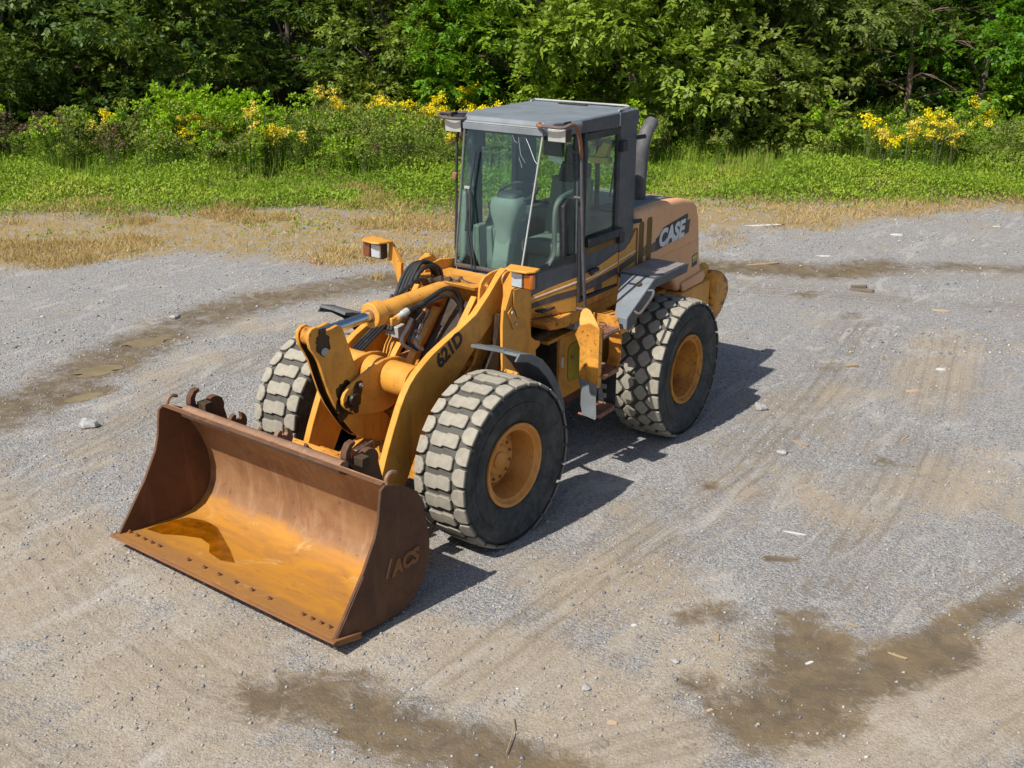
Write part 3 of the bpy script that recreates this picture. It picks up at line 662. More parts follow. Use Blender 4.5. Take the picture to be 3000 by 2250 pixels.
# walls below the glass
def wall(name, a, b, z0, z1a, z1b, mat, th=.03, parent=CAB, z0b=None, off=0.0, bevel=.004):
    ax_, ay_ = a; bx_, by_ = b; d = Vector((bx_-ax_, by_-ay_, 0)).normalized(); nrm = Vector((d.y, -d.x, 0))
    p = [Vector((ax_, ay_, z0)), Vector((bx_, by_, z0 if z0b is None else z0b)), Vector((bx_, by_, z1b)), Vector((ax_, ay_, z1a))]
    g = G().add([q+nrm*off for q in p]+[q+nrm*(off-th) for q in p], [(0, 1, 2, 3), (7, 6, 5, 4), (0, 4, 5, 1), (1, 5, 6, 2), (2, 6, 7, 3), (3, 7, 4, 0)])
    return part(name, g, mat, parent, bevel=bevel)
wall('front_panel', (-.365, 1.11), (.365, 1.11), 1.60, 1.965, 1.965, 'grey_light')
part('front_sill', G().bb(-.375, .375, 1.085, 1.135, 1.955, 1.985), 'rail_rust', CAB)
for s_ in (1, -1):
    if s_ > 0: wall('quarter_panel', (.37, 1.12), (.61, 1.69), 1.60, 1.965, 2.03, 'grey_paint')
    else: wall('quarter_panel', (-.61, 1.69), (-.37, 1.12), 1.60, 2.03, 1.965, 'grey_paint')
# side panels (x = .61): door lower, rear quarter
DOOR = part('door', G().prism([(1.775, 1.66), (2.50, 1.63), (2.50, 2.16), (1.775, 2.16)], RW-.035, RW), 'grey_paint', CAB, bevel=.005)
part('door_frame', G().bb(RW-.03, RW+.004, 1.775, 1.83, 2.165, 3.20).bb(RW-.03, RW+.004, 2.40, 2.455, 2.165, 3.18).bb(RW-.03, RW+.003, 1.83, 2.40, 3.12, 3.19), 'dark_plastic', DOOR, bevel=.004)
part('door_glass', G().bb(RW-.018, RW-.012, 1.825, 2.405, 2.165, 3.13), 'glass', DOOR, bevel=0)
part('lower_glass', G().bb(RW, RW+.004, 1.86, 2.46, 2.05, 2.105), 'vent_brown', DOOR, bevel=.002)
part('window_rail', G().bb(RW+.002, RW+.045, 1.83, 2.50, 2.125, 2.205), 'dark_plastic', DOOR, bevel=.006)
part('door_handle', G().bb(RW+.002, RW+.04, 1.90, 2.06, 1.855, 1.89).cyl((RW+.02, 1.94, 1.85), (RW+.03, 1.94, 1.84), .018, None, 10), 'dark_plastic', DOOR, bevel=.006)
for z in (3.0, 2.10):
    part('door_hinge', G().bb(RW+.002, RW+.05, 2.43, 2.53, z-.05, z+.05), 'dark_plastic', DOOR, bevel=.006)
part('rear_pillar', G().prism([(2.46, 3.20), (2.79, 3.20), (2.79, 2.10), (2.74, 2.00), (2.60, 1.95), (2.51, 1.95), (2.50, 2.2), (2.46, 2.2)], RW-.05, RW+.002), 'grey_paint', CAB, bevel=.006)
part('rear_pillar', G().prism([(2.46, 3.20), (2.79, 3.20), (2.79, 1.6), (2.46, 1.6)], -RW-.002, -RW+.05), 'grey_paint', CAB, bevel=.006)
# yellow lower skirts with dark and white pinstripes
wl = [(.372, 1.118), (.6115, 1.688)]
def onq(t, off): return (.37+.24*t+off*.92, 1.12+.57*t-off*.39)
def qstrip(name, pts, mat, off):
    # strip on the near quarter panel; pts = (t, z)
    v0 = [(*onq(t, off), z) for t, z in pts]; v1 = [(*onq(t, off-.004), z) for t, z in pts]
    n = len(pts); g = G().add(v0+v1, [tuple(range(n)), tuple(range(2*n-1, n-1, -1))]+[(i, n+i, n+(i+1) % n, (i+1) % n) for i in range(n)])
    return part(name, g, mat, CAB, bevel=0)
qstrip('yellow_skirt', [(0, 1.60), (1, 1.535), (1, 1.86), (.75, 1.835), (.45, 1.80), (.2, 1.76), (0, 1.72)], 'yellow', .006)
qstrip('pinstripe', [(.06, 1.715), (1, 1.812), (1, 1.826), (.06, 1.722)], 'white_line', .009)
qstrip('dark_stripe', [(0, 1.625), (.3, 1.650), (1, 1.690), (1, 1.755), (.6, 1.735), (.3, 1.705), (0, 1.665)], 'stripe_dark', .008)
def sstrip(name, pts, mat, x=RW, th=.004, par=CAB):
    return part(name, G().prism(pts, x, x+th), mat, par, bevel=0)
sstrip('yellow_skirt', [(1.70, 1.535), (1.755, 1.535), (1.755, 1.865), (1.70, 1.858)], 'yellow', RW+.001, .005)
sstrip('yellow_skirt', [(1.80, 1.665), (2.48, 1.637), (2.48, 1.955), (2.30, 1.925), (2.05, 1.885), (1.80, 1.862)], 'yellow', RW+.001, .005, DOOR)
sstrip('pinstripe', [(1.80, 1.80), (2.1, 1.805), (2.48, 1.845), (2.48, 1.857), (2.1, 1.817), (1.80, 1.812)], 'white_line', RW+.006, .002, DOOR)
sstrip('dark_stripe', [(1.80, 1.69), (2.1, 1.70), (2.48, 1.735), (2.48, 1.805), (2.2, 1.79), (1.80, 1.765)], 'stripe_dark', RW+.006, .0015, DOOR)
part('data_plate', G().prism(rrect(2.02, 2.17, 1.655, 1.705, .012, 2), RW+.0065, RW+.009), 'stripe_dark', DOOR, bevel=0)
part('rear_quarter_panel', G().prism([(2.515, 1.53), (2.86, 1.53), (2.86, 2.12), (2.76, 2.02), (2.64, 1.955), (2.515, 1.94)], RW-.03, RW+.001), 'yellow', CAB, bevel=.004)
sstrip('pinstripe', [(2.515, 1.853), (2.86, 1.888), (2.86, 1.90), (2.515, 1.865)], 'white_line', RW+.003, .002)
sstrip('dark_stripe', [(2.515, 1.74), (2.86, 1.79), (2.86, 1.86), (2.515, 1.81)], 'stripe_dark', RW+.003, .0015)
part('door_sill', G().bb(RW-.06, RW-.005, 1.76, 2.50, 1.535, 1.632), 'dark_plastic', CAB, bevel=.004)
part('under_skirt', G().prism([(1.20, 1.53), (1.20, 1.50), (1.28, 1.44), (1.55, 1.40), (2.86, 1.40), (2.86, 1.53)], -.56, .595), 'yellow_worn', CAB, bevel=.012)
# far side
wall('right_panel', (-.61, 2.78), (-.61, 1.69), 1.60, 2.03, 2.03, 'grey_paint')
wall('rear_panel', (.56, 2.775), (-.56, 2.775), 1.60, 2.30, 2.30, 'grey_paint')
# pillars
def pillar(a, b, r=.03, m='grey_paint', nm='pillar'):
    A_ = Vector(a); B_ = Vector(b)
    g = G().add([A_+Vector(q) for q in ((-r, -r, 0), (r, -r, 0), (r, r, 0), (-r, r, 0))]+[B_+Vector(q) for q in ((-r, -r, 0), (r, -r, 0), (r, r, 0), (-r, r, 0))], [(3, 2, 1, 0), (4, 5, 6, 7), (0, 1, 5, 4), (1, 2, 6, 5), (2, 3, 7, 6), (3, 0, 4, 7)])
    return part(nm, g, m, CAB, bevel=.006)
for s_ in (1, -1):
    pillar((s_*.585, 1.715, 1.60), (s_*.585, 1.69, 3.24), .028)
    pillar((s_*.58, 1.80, 2.0), (s_*.58, 1.79, 3.2), .02, 'dark_plastic', 'door_post')
pillar((-.58, 2.42, 2.0), (-.58, 2.42, 3.2), .028, 'dark_plastic')
pillar((.20, 2.75, 2.28), (.20, 2.75, 3.2), .02, 'dark_plastic', 'rear_window_post')
# glass
T_L, T_R, B_R, B_L = (-.425, 1.36, 3.225), (.425, 1.36, 3.225), (.362, 1.105, 1.975), (-.362, 1.105, 1.975)
def pane(nm, q, th=.006):
    q = [Vector(p) for p in q]; n = (q[1]-q[0]).cross(q[3]-q[0]).normalized()*th
    return part(nm, G().add(q+[p-n for p in q], [(0, 1, 2, 3), (7, 6, 5, 4), (0, 4, 5, 1), (1, 5, 6, 2), (2, 6, 7, 3), (3, 7, 4, 0)]), 'glass', CAB, bevel=0)
WS = pane('windshield', (B_L, B_R, T_R, T_L))
pane('quarter_glass', ((.366, 1.11, 1.975), (.60, 1.68, 2.04), (.598, 1.665, 3.20), (.43, 1.365, 3.225)))
pane('quarter_glass', ((-.60, 1.68, 2.04), (-.366, 1.11, 1.975), (-.43, 1.365, 3.225), (-.598, 1.665, 3.20)))
pane('right_window', ((-.605, 2.46, 2.04), (-.605, 1.72, 2.04), (-.605, 1.72, 3.2), (-.605, 2.46, 3.2)))
pane('rear_window', ((.56, 2.77, 2.30), (-.56, 2.77, 2.30), (-.56, 2.77, 3.2), (.56, 2.77, 3.2)))
part('windshield_seal', G().tube([(.368, 1.098, 1.97), (.430, 1.352, 3.23)], .008, 8), 'galvanized', CAB, bevel=0)
part('windshield_seal', G().tube([(-.368, 1.098, 1.97), (-.430, 1.352, 3.23)], .011, 8), 'rubber_fender', CAB, bevel=0)
wall('glass_border', (.37, 1.12), (.61, 1.69), 1.965, 1.995, 2.10, 'dark_plastic', .004, z0b=2.03, off=.003, bevel=0)
# cracks radiating in the upper windshield
def on_ws(a, b):
    L_ = Vector(B_L).lerp(Vector(T_L), b); R_ = Vector(B_R).lerp(Vector(T_R), b); return L_.lerp(R_, a)+Vector((0, -.003, 0))
for pts, rr in (([(.80, .955), (.84, .92), (.88, .88), (.95, .81), (.985, .79)], .0026), ([(.70, .96), (.73, .90), (.76, .84), (.83, .79)], .001), ([(.62, .97), (.66, .93), (.70, .92)], .001), ([(.74, .82), (.78, .78), (.80, .75)], .001)):
    part('glass_crack', G().tube([on_ws(*p) for p in pts], rr, 5), 'crack', WS, bevel=0)
# wipers
for a, b, c in (((-.115, 1.08, 1.90), (-.20, 1.10, 2.3), (-.285, 1.215, 2.70)), ((-.15, 1.08, 1.90), (-.245, 1.12, 2.35), (-.315, 1.21, 2.69))):
    part('wiper_arm', G().tube([a, b, c], .009, 6), 'dark_plastic', CAB, bevel=0)
part('wiper_blade', G().tube([(-.265, 1.125, 2.30), (-.275, 1.20, 2.66), (-.26, 1.275, 3.02)], .011, 6), 'dark_plastic', CAB, bevel=0)
part('wiper_motor', G().bb(-.19, -.05, 1.055, 1.10, 1.78, 1.90), 'dark_plastic', CAB, bevel=.01)
part('wiper_clip', G().bb(-.325, -.265, 1.185, 1.215, 2.68, 2.705), 'galvanized', CAB, bevel=.003)

# ---------------- roof
rb = [(-.55, 1.50), (-.44, 1.345), (.44, 1.345), (.56, 1.50), (.615, 1.69), (.615, 2.80), (-.615, 2.80), (-.615, 1.69)]
rt = [(-.53, 1.53), (-.42, 1.375), (.42, 1.375), (.54, 1.53), (.59, 1.72), (.59, 2.785), (-.59, 2.785), (-.59, 1.72)]
ROOF = part('roof', G().prism(rb, 3.205, 3.285, 'z').prism(rb, 3.285, 3.325, 'z', rt), 'roof_grey', CAB, bevel=.006)
part('roof_side', G().prism([(1.71, 3.315), (2.80, 3.315), (2.80, 3.17), (2.42, 3.185), (1.71, 3.205)], RW+.002, RW+.012), 'grey_paint', ROOF, bevel=.003)
part('roof_seam', G().bb(RW+.012, RW+.016, 2.405, 2.42, 3.20, 3.315), 'galvanized', ROOF, bevel=0)
part('roof_rim', G().tube([(-.55, 2.66, 3.335), (-.55, 2.74, 3.34), (.50, 2.755, 3.345), (.56, 2.70, 3.345), (.585, 2.45, 3.335)], .010, 8), 'galvanized', ROOF, bevel=0)
part('roof_vent', G().prism(rrect(-.22, .12, 2.63, 2.68, .022), 3.33, 3.338, 'z'), 'dark_plastic', ROOF, bevel=0)
part('roof_trim', G().bb(-.43, .43, 1.338, 1.345, 3.270, 3.278), 'galvanized', ROOF, bevel=0)
part('roof_front', G().bb(-.44, .44, 1.330, 1.344, 3.205, 3.265), 'grey_light', ROOF, bevel=.004)
# roof work lamps with guards
for s_ in (1, -1):
    def mm(g): return g if s_ > 0 else g.mirror()
    L_ = part('roof_lamp', mm(G().bb(.475, .665, 1.36, 1.46, 3.165, 3.28)), 'lamp_body', CAB, bevel=.008)
    part('lamp_lens', mm(G().prism([(1.345, 3.275), (1.36, 3.28), (1.40, 3.165), (1.355, 3.165)], .48, .66)), 'lens_frost', L_, bevel=.003)
    if s_ < 0:
        part('lamp_guard', G().tube(spline([(-.42, 1.40, 3.305), (-.44, 1.33, 3.295), (-.55, 1.29, 3.295), (-.68, 1.31, 3.30), (-.735, 1.36, 3.31), (-.72, 1.43, 3.315), (-.62, 1.50, 3.32), (-.54, 1.55, 3.325)], 4), .016, 8), 'rail_rust', L_, bevel=0)
    else: part('lamp_guard', mm(G().tube(spline([(.40, 1.42, 3.31), (.385, 1.34, 3.305), (.42, 1.30, 3.30), (.55, 1.29, 3.30), (.66, 1.31, 3.30), (.715, 1.36, 3.325), (.72, 1.44, 3.30), (.72, 1.50, 3.20), (.715, 1.55, 3.05)], 4), .016, 8)), 'rail_rust', L_, bevel=0)
    if s_ > 0: part('guard_elbow', mm(G().tube(spline([(.70, 1.345, 3.32), (.722, 1.40, 3.315), (.722, 1.47, 3.26), (.719, 1.52, 3.14), (.716, 1.548, 3.03)], 4), .0185, 8)), 'rail_bare', L_, bevel=0)
    if s_ > 0: part('guard_elbow', mm(G().tube(spline([(.40, 1.41, 3.31), (.384, 1.345, 3.305), (.415, 1.302, 3.30), (.46, 1.294, 3.30)], 4), .0185, 8)), 'rail_bare', L_, bevel=0)
    part('lamp_mount', mm(G().bb(.50, .60, 1.40, 1.55, 3.285, 3.31).box((.62, 1.45, 3.31), (.012, .12, .05))), 'dark_plastic', L_, bevel=.003)
part('grab_rail', G().tube(spline([(.715, 1.55, 3.05), (.715, 1.565, 2.80), (.715, 1.58, 2.60), (.71, 1.63, 2.10), (.71, 1.68, 1.70), (.71, 1.70, 1.60), (.70, 1.69, 1.565), (.62, 1.69, 1.56)], 4), .016, 8), 'rail_rust', CAB, bevel=0)
part('rail_bracket', G().cyl((.62, 1.60, 2.64), (.715, 1.60, 2.64), .014, None, 8).cyl((.61, 1.56, 3.06), (.715, 1.55, 3.06), .014, None, 8), 'rail_rust', CAB, bevel=0)
part('pillar_tube', G().tube([(.635, 1.64, 3.2), (.64, 1.67, 2.6), (.64, 1.70, 1.62)], .014, 8), 'dark_plastic', CAB, bevel=0)
part('grab_rail', G().tube(spline([(-.58, 1.50, 3.16), (-.60, 1.46, 3.10), (-.605, 1.45, 2.80), (-.605, 1.44, 2.4), (-.60, 1.42, 2.0), (-.56, 1.44, 1.92)], 4), .014, 8), 'dark_plastic', CAB, bevel=0)
part('mirror_stub', G().bb(-.64, -.59, 1.42, 1.46, 2.70, 2.77), 'step_rust', CAB, bevel=.008)
part('rubber_stop', G().cyl((.60, 2.80, 3.04), (.66, 2.88, 3.05), .022, None, 8).cyl((.60, 2.80, 2.20), (.66, 2.87, 2.21), .022, None, 8), 'dark_plastic', CAB)

# ---------------- cab interior
part('floor_mat', G().bb(-.52, .52, 1.25, 2.7, 1.60, 1.62), 'dark_plastic', CAB, bevel=0)
ST = part('steering_column', G().prism([(1.20, 1.62), (1.33, 1.62), (1.47, 2.30), (1.36, 2.32)], -.085, .085), 'interior', CAB, bevel=.012)
def loft(secs, n=20):
    g = G(); v = []; f_ = []
    for (yc, zc, hw, hd) in secs:
        for j in range(n):
            a = 2*math.pi*j/n; c_, s2 = math.cos(a), math.sin(a)
            v.append((hw*math.copysign(abs(c_)**.6, c_), yc+hd*math.copysign(abs(s2)**.6, s2), zc))
    for i in range(len(secs)-1):
        for j in range(n): f_.append((i*n+j, i*n+(j+1) % n, (i+1)*n+(j+1) % n, (i+1)*n+j))
    f_ += [tuple(range(n-1, -1, -1)), tuple(range((len(secs)-1)*n, len(secs)*n))]
    return g.add(v, f_)
part('dash_pod', loft([(1.40, 2.18, .095, .075), (1.41, 2.28, .10, .08), (1.42, 2.36, .125, .095), (1.43, 2.44, .155, .115), (1.44, 2.52, .165, .125), (1.445, 2.57, .155, .125), (1.45, 2.60, .13, .11)]), 'interior', ST, bevel=0)
part('dash_hood', loft([(1.47, 2.598, .12, .10), (1.48, 2.625, .115, .095), (1.49, 2.645, .09, .075)]), 'dark_plastic', ST, bevel=0)
part('steering_wheel', G().tube([(.19*math.cos(a), 1.60+.17*math.sin(a), 2.62+.07*math.sin(a)) for a in np.linspace(0, 2*math.pi, 28, False)], .016, 8, closed=True).cyl((0, 1.46, 2.52), (0, 1.60, 2.60), .03, None, 10), 'dark_plastic', ST, bevel=0)
SE = part('operator_seat', G().bb(-.10, .36, 1.80, 2.24, 1.98, 2.12), 'seat_fabric', CAB, bevel=.04, seg=3)
part('seat_back', G().prism([(2.18, 2.08), (2.32, 2.06), (2.44, 2.66), (2.34, 2.68)], -.09, .36), 'seat_fabric', SE, bevel=.04, seg=3)
part('seat_top', G().prism([(2.30, 2.62), (2.46, 2.60), (2.50, 2.80), (2.40, 2.82)], -.02, .30), 'dark_plastic', SE, bevel=.04, seg=3)
part('head_rest', G().prism([(2.36, 2.80), (2.48, 2.78), (2.51, 2.96), (2.40, 2.98)], .02, .26), 'dark_plastic', SE, bevel=.04, seg=3)
part('seat_base', G().bb(-.05, .32, 1.86, 2.2, 1.62, 1.98), 'interior', SE, bevel=.02)
part('right_console', G().bb(-.55, -.28, 1.62, 2.4, 1.62, 2.24), 'interior', CAB, bevel=.02)
part('control_lever', G().lathe([(-.0, .055), (.05, .035), (.10, .018), (.15, .015), (.17, .028), (.22, .026), (.235, .001)], (0, 0, 0), 14), 'dark_plastic', CAB, bevel=0).matrix_basis = Matrix.Translation((-.40, 1.72, 2.24)) @ Matrix.Rotation(R(-90), 4, 'Y')
part('left_console', G().prism([(1.55, 2.05), (1.78, 2.05), (1.78, 2.58), (1.60, 2.62), (1.52, 2.56)], .50, .56), 'dark_plastic', CAB, bevel=.012)
part('left_trim', G().tube(spline([(.52, 1.74, 2.66), (.50, 1.55, 2.62), (.49, 1.48, 2.5), (.49, 1.47, 2.15), (.47, 1.40, 2.02)], 5), .025, 8), 'interior', CAB, bevel=0)
part('air_duct', G().prism([(1.30, 1.62), (1.42, 1.62), (1.52, 2.5), (1.46, 2.62), (1.38, 2.6)], -.50, -.43), 'interior', CAB, bevel=.02)
part('interior_mirror', G().bb(-.42, -.30, 1.48, 1.50, 3.03, 3.17), 'dark_plastic', CAB, bevel=.01)
part('sun_visor', G().bb(.30, .52, 1.56, 1.58, 3.0, 3.17), 'dark_plastic', CAB, bevel=.01)
part('paper_note', G().box((.40, 1.62, 2.96), (.14, .004, .05), Matrix.Rotation(R(8), 3, 'Y')), 'white_print', CAB, bevel=0)
part('headliner', G().bb(-.56, .56, 1.45, 2.74, 3.17, 3.20), 'dark_plastic', CAB, bevel=0)
part('rear_shelf', G().bb(-.55, .55, 2.52, 2.74, 1.62, 2.28), 'interior', CAB, bevel=.01)
part('yellow_block', G().bb(.30, .50, 2.40, 2.52, 2.82, 2.88).prism([(.34, 2.88), (.46, 2.88), (.52, 3.02), (.44, 3.03)], 2.42, 2.52, 'y'), 'sticker_yellow', CAB, bevel=.01)  # yellow block-shaped object of unknown kind behind the door glass
part('rear_wiper', G().tube([(.38, 2.70, 2.44), (.43, 2.70, 2.84)], .010, 6), 'dark_plastic', CAB, bevel=0)

# ---------------- hood, exhaust, counterweight
hp = [(2.82, 2.285), (3.50, 2.285), (3.95, 2.255), (4.20, 2.20), (4.33, 2.12), (4.39, 1.98), (4.44, 1.70), (4.48, 1.45), (4.56, 1.32), (4.60, 1.26), (4.52, 1.21), (3.98, 1.20), (3.90, 1.24), (3.80, 1.36), (3.66, 1.44), (3.45, 1.46), (2.82, 1.46)]
HD = part('engine_hood', G().prism(hp, -.60, .60), 'yellow_faded', LO, bevel=.055, seg=4)
part('hood_roll', G().prism([(3.96, 1.30), (4.52, 1.34), (4.57, 1.27), (4.50, 1.205), (3.99, 1.20)], .595, .635), 'yellow_faded', HD, bevel=.018, seg=3)
part('hood_top', G().prism([(2.84, 2.30), (3.72, 2.295), (3.86, 2.27), (3.86, 2.25), (2.84, 2.25)], -.50, .475), 'roof_grey', HD, bevel=.012)
part('air_intake', G().prism([(2.85, 2.305), (3.05, 2.305), (3.05, 2.29), (2.85, 2.29)], .18, .46), 'frame_dark', HD, bevel=.002)
for a, b, zt, zb in ((2.835, 2.915, 2.125, 1.66), (2.94, 3.045, 2.165, 1.62), (3.115, 3.225, 2.185, 1.62)):
    part('hood_louver', G().prism(rrect(a, b, zb, zt, .03, 3), .5985, .603), 'vent_brown', HD, bevel=0)
part('decal_band', G().prism([(3.325, 1.79), (3.325, 1.925), (3.40, 1.945), (3.50, 2.02), (4.06, 2.075), (4.085, 2.06), (4.07, 1.995), (4.145, 2.0), (4.115, 1.855)], .6005, .602), 'black_print', HD, bevel=0)
for a, b in ((3.05, 3.11), (3.228, 3.322)):
    part('decal_band', G().prism([(a, 1.795), (b, 1.795), (b, 1.90), (a, 1.885)], .6005, .602), 'stripe_dark', HD, bevel=0)
part('hood_crease', G().prism([(3.3, 1.685), (4.40, 1.72), (4.40, 1.728), (3.3, 1.695)], .60, .604), 'yellow_faded', HD, bevel=0)
text_part('CASE', 'white_print', HD, side_frame(.6028, 3.395, 1.822, 2.2), .245, ext=.001, offset=.0125, shear=.20, name='brand_lettering', space=1.0, xs=1.05)
part('badge', G().prism([(4.255, 1.42), (4.385, 1.44), (4.375, 1.575), (4.245, 1.555)], .6005, .602), 'black_print', HD, bevel=0)
part('badge_panel', G().prism([(4.262, 1.50), (4.368, 1.515), (4.362, 1.56), (4.258, 1.545)], .6022, .603), 'sticker_yellow', HD, bevel=0)
part('badge_line', G().prism([(4.265, 1.478), (4.37, 1.494), (4.37, 1.502), (4.264, 1.486)], .6022, .603), 'white_print', HD, bevel=0)
ex = spline([(.32, 3.46, 2.25), (.32, 3.46, 2.6), (.32, 3.47, 2.80), (.32, 3.51, 2.93), (.32, 3.58, 3.02), (.32, 3.67, 3.075)], 6)
part('exhaust_stack', G().tube(ex, [.060+.014*min(1, max(0, (p.z-2.3)/.5)) for p in ex], 22), 'exhaust', LO, bevel=0)
part('exhaust_mouth', G().tube([ex[-1]+Vector((0, .001, .001)), ex[-1]+Vector((0, .004, .005))], .058, 18), 'frame_dark', LO, bevel=0)
CW = part('counterweight', G().bb(-.64, .64, 3.95, 4.70, .78, 1.195), 'yellow', LO, bevel=.015)
cw = [(4.715, .72), (4.715, 1.16), (4.76, 1.235), (4.86, 1.275), (4.97, 1.23), (5.10, 1.13), (5.15, 1.0), (5.10, .88), (4.96, .74), (4.82, .67)]
g = G().prism(cw, -.60, .60)
part('bumper', G().prism(cw, -.70, .70), 'yellow_chipped', CW, bevel=.06, seg=4)
part('tow_lug', G().bb(.36, .56, 4.66, 4.82, 1.19, 1.30).cyl((.46, 4.80, 1.26), (.46, 4.92, 1.27), .06, None, 14), 'yellow', CW, bevel=.015)
part('rear_frame', G().bb(-.5, .5, 4.5, 4.9, 1.195, 1.245), 'yellow_worn', CW)

# ---------------- rear fenders with platform, ladder
for s_ in (1, -1):
    def mm(g): return g if s_ > 0 else g.mirror()
    RF = part('rear_fender', mm(G().prism([(2.47, 1.745), (3.22, 1.745), (3.20, 1.69), (2.50, 1.69)], .62, 1.035)), 'grey_paint', LO, bevel=.008)
    part('fender_tread', mm(G().prism([(2.52, 1.747), (3.19, 1.747), (3.19, 1.750), (2.52, 1.750)], .64, 1.02)), 'platform_dust', RF, bevel=0)
    g = G().add([(.66, 2.47, 1.745), (1.035, 2.47, 1.745), (1.035, 1.93, 1.475), (.90, 1.93, 1.475), (.66, 2.50, 1.69), (1.035, 2.50, 1.69), (1.035, 1.96, 1.42), (.90, 1.96, 1.42)],
                [(0, 1, 2, 3), (7, 6, 5, 4), (0, 4, 5, 1), (1, 5, 6, 2), (2, 6, 7, 3), (3, 7, 4, 0)])
    part('fender_slope', mm(g), 'grey_light', RF, bevel=.006)
    part('fender_edge', mm(G().prism([(1.93, 1.475), (2.47, 1.745), (3.22, 1.745), (3.19, 1.66), (2.50, 1.655), (2.02, 1.36), (1.95, 1.35)], 1.036, 1.046)), 'grey_paint', RF, bevel=.004)
    part('fender_nose', mm(G().bb(.90, 1.04, 1.925, 1.965, 1.36, 1.475)), 'grey_light', RF, bevel=.006)
    part('fender_handle', mm(G().tube(spline([(1.05, 2.05, 1.52), (1.10, 2.06, 1.50), (1.12, 2.14, 1.55), (1.12, 2.28, 1.625), (1.10, 2.33, 1.665), (1.05, 2.31, 1.66)], 4), .014, 8)), 'rail_rust', RF, bevel=0)
    part('fender_eye', mm(G().cyl((.93, 2.36, 1.695), (.93, 2.355, 1.705), .03, None, 14)), 'frame_dark', RF, bevel=0)
    part('fender_support', mm(G().bb(.58, .98, 1.93, 2.2, 1.30, 1.44)), 'yellow', RF, bevel=.006)
    # ladder
    LD = part('ladder', mm(G().add([(.80, 1.46, .95), (1.0, 1.46, .90), (1.0, 1.46, 1.49), (.90, 1.46, 1.52), (.79, 1.46, 1.48), (.745, 1.46, 1.385), (.80, 1.46, 1.27)]+[(.80, 1.475, .95), (1.0, 1.475, .90), (1.0, 1.475, 1.49), (.90, 1.475, 1.52), (.79, 1.475, 1.48), (.745, 1.475, 1.385), (.80, 1.475, 1.27)],
              [tuple(range(7)), tuple(range(13, 6, -1))]+[(i, 7+i, 7+(i+1) % 7, (i+1) % 7) for i in range(7)])), 'yellow_worn', LO, bevel=.003)
    part('ladder_flange', mm(G().bb(1.0, 1.008, 1.455, 1.52, .90, 1.495)), 'yellow_worn', LD, bevel=.002)
    tq = [(.79, 1.462, 1.485), (1.0, 1.462, 1.485), (.92, 1.51, 1.565), (.855, 1.545, 1.615), (.81, 1.552, 1.63), (.775, 1.548, 1.615), (.762, 1.53, 1.585), (.77, 1.495, 1.53)]
    nq = len(tq); g = G().add(tq+[(a, b+.010, c-.004) for a, b, c in tq], [tuple(range(nq)), tuple(range(2*nq-1, nq-1, -1))]+[(q, nq+q, nq+(q+1) % nq, (q+1) % nq) for q in range(nq)])
    part('ladder_top', mm(g), 'yellow', LD, bevel=.002)
    part('ladder_rear', mm(G().prism([(.72, 1.50), (.98, 1.50), (1.035, 1.30), (1.03, 1.08), (.96, .93), (.86, .93), (.90, 1.1), (.90, 1.3), (.86, 1.42), (.72, 1.42)], 1.84, 1.855, 'y')), 'yellow_worn', LD, bevel=.003)
    part('rubber_flap', mm(G().add([(.795, 1.452, .97), (1.0, 1.452, .93), (.995, 1.45, .80), (1.0, 1.46, .60), (.99, 1.46, .575), (.85, 1.455, .60), (.83, 1.45, .70), (.83, 1.45, .85)]+[(.795, 1.459, .97), (1.0, 1.459, .93), (.995, 1.457, .80), (1.0, 1.467, .60), (.99, 1.467, .575), (.85, 1.462, .60), (.83, 1.457, .70), (.83, 1.457, .85)],
              [tuple(range(8)), tuple(range(15, 7, -1))]+[(i, 8+i, 8+(i+1) % 8, (i+1) % 8) for i in range(8)])), 'grey_light', LD, bevel=.002)
    part('rubber_flap', mm(G().bb(.80, .99, 1.845, 1.853, .60, .95)), 'dark_plastic', LD, bevel=.002)
    for zt, xo, ya, yb in ((1.40, 1.02, 1.48, 1.84), (1.0, 1.03, 1.48, 1.85), (.60, 1.0, 1.47, 1.845)):
        rim_ = [(.80, ya, zt), (.97, ya, zt), (xo, ya+.05, zt), (xo, yb-.06, zt), (.97, yb, zt), (.80, yb, zt)]
        st = part('step', mm(G().tube(rim_, .014, 6)), 'step_rust', LD, bevel=0)
        g = G()
        for q in range(1, 5):
            yy = ya+(yb-ya)*q/5; g.box((.905, yy, zt), (.22, .012, .03))
        g.box((.87, (ya+yb)/2, zt), (.010, yb-ya, .03)); g.box((xo, (ya+yb)/2, zt-.005), (.010, yb-ya-.08, .045))
        part('step_grating', mm(g), 'step_rust', st, bevel=0)
# ================================================================== PLACE
rng = np.random.default_rng(7)
CX, CY = CAMP[0], CAMP[1]
DX, DY = math.sin(YAW), math.cos(YAW)           # away from the viewer; the wood runs across this line
def uv2xy(u, v): return CX+DY*u+DX*v, CY-DX*u+DY*v
def xy2uv(x, y): return (x-CX)*DY-(y-CY)*DX, (x-CX)*DX+(y-CY)*DY
_lat = np.random.default_rng(3).random((256, 256))
def vnoise(x, y):
    xi = np.floor(x).astype(int); yi = np.floor(y).astype(int); fx = x-xi; fy = y-yi
    fx = fx*fx*(3-2*fx); fy = fy*fy*(3-2*fy)
    a = _lat[xi % 256, yi % 256]; b = _lat[(xi+1) % 256, yi % 256]; c = _lat[xi % 256, (yi+1) % 256]; d = _lat[(xi+1) % 256, (yi+1) % 256]
    return (a*(1-fx)+b*fx)*(1-fy)+(c*(1-fx)+d*fx)*fy
def fbm(x, y, o=4, s=1.0):
    t = 0; a = .5; n = 0
    for i in range(o): t = t+a*vnoise(x*s+17.3*i, y*s+9.1*i); n += a; a *= .5; s *= 2.03
    return t/n
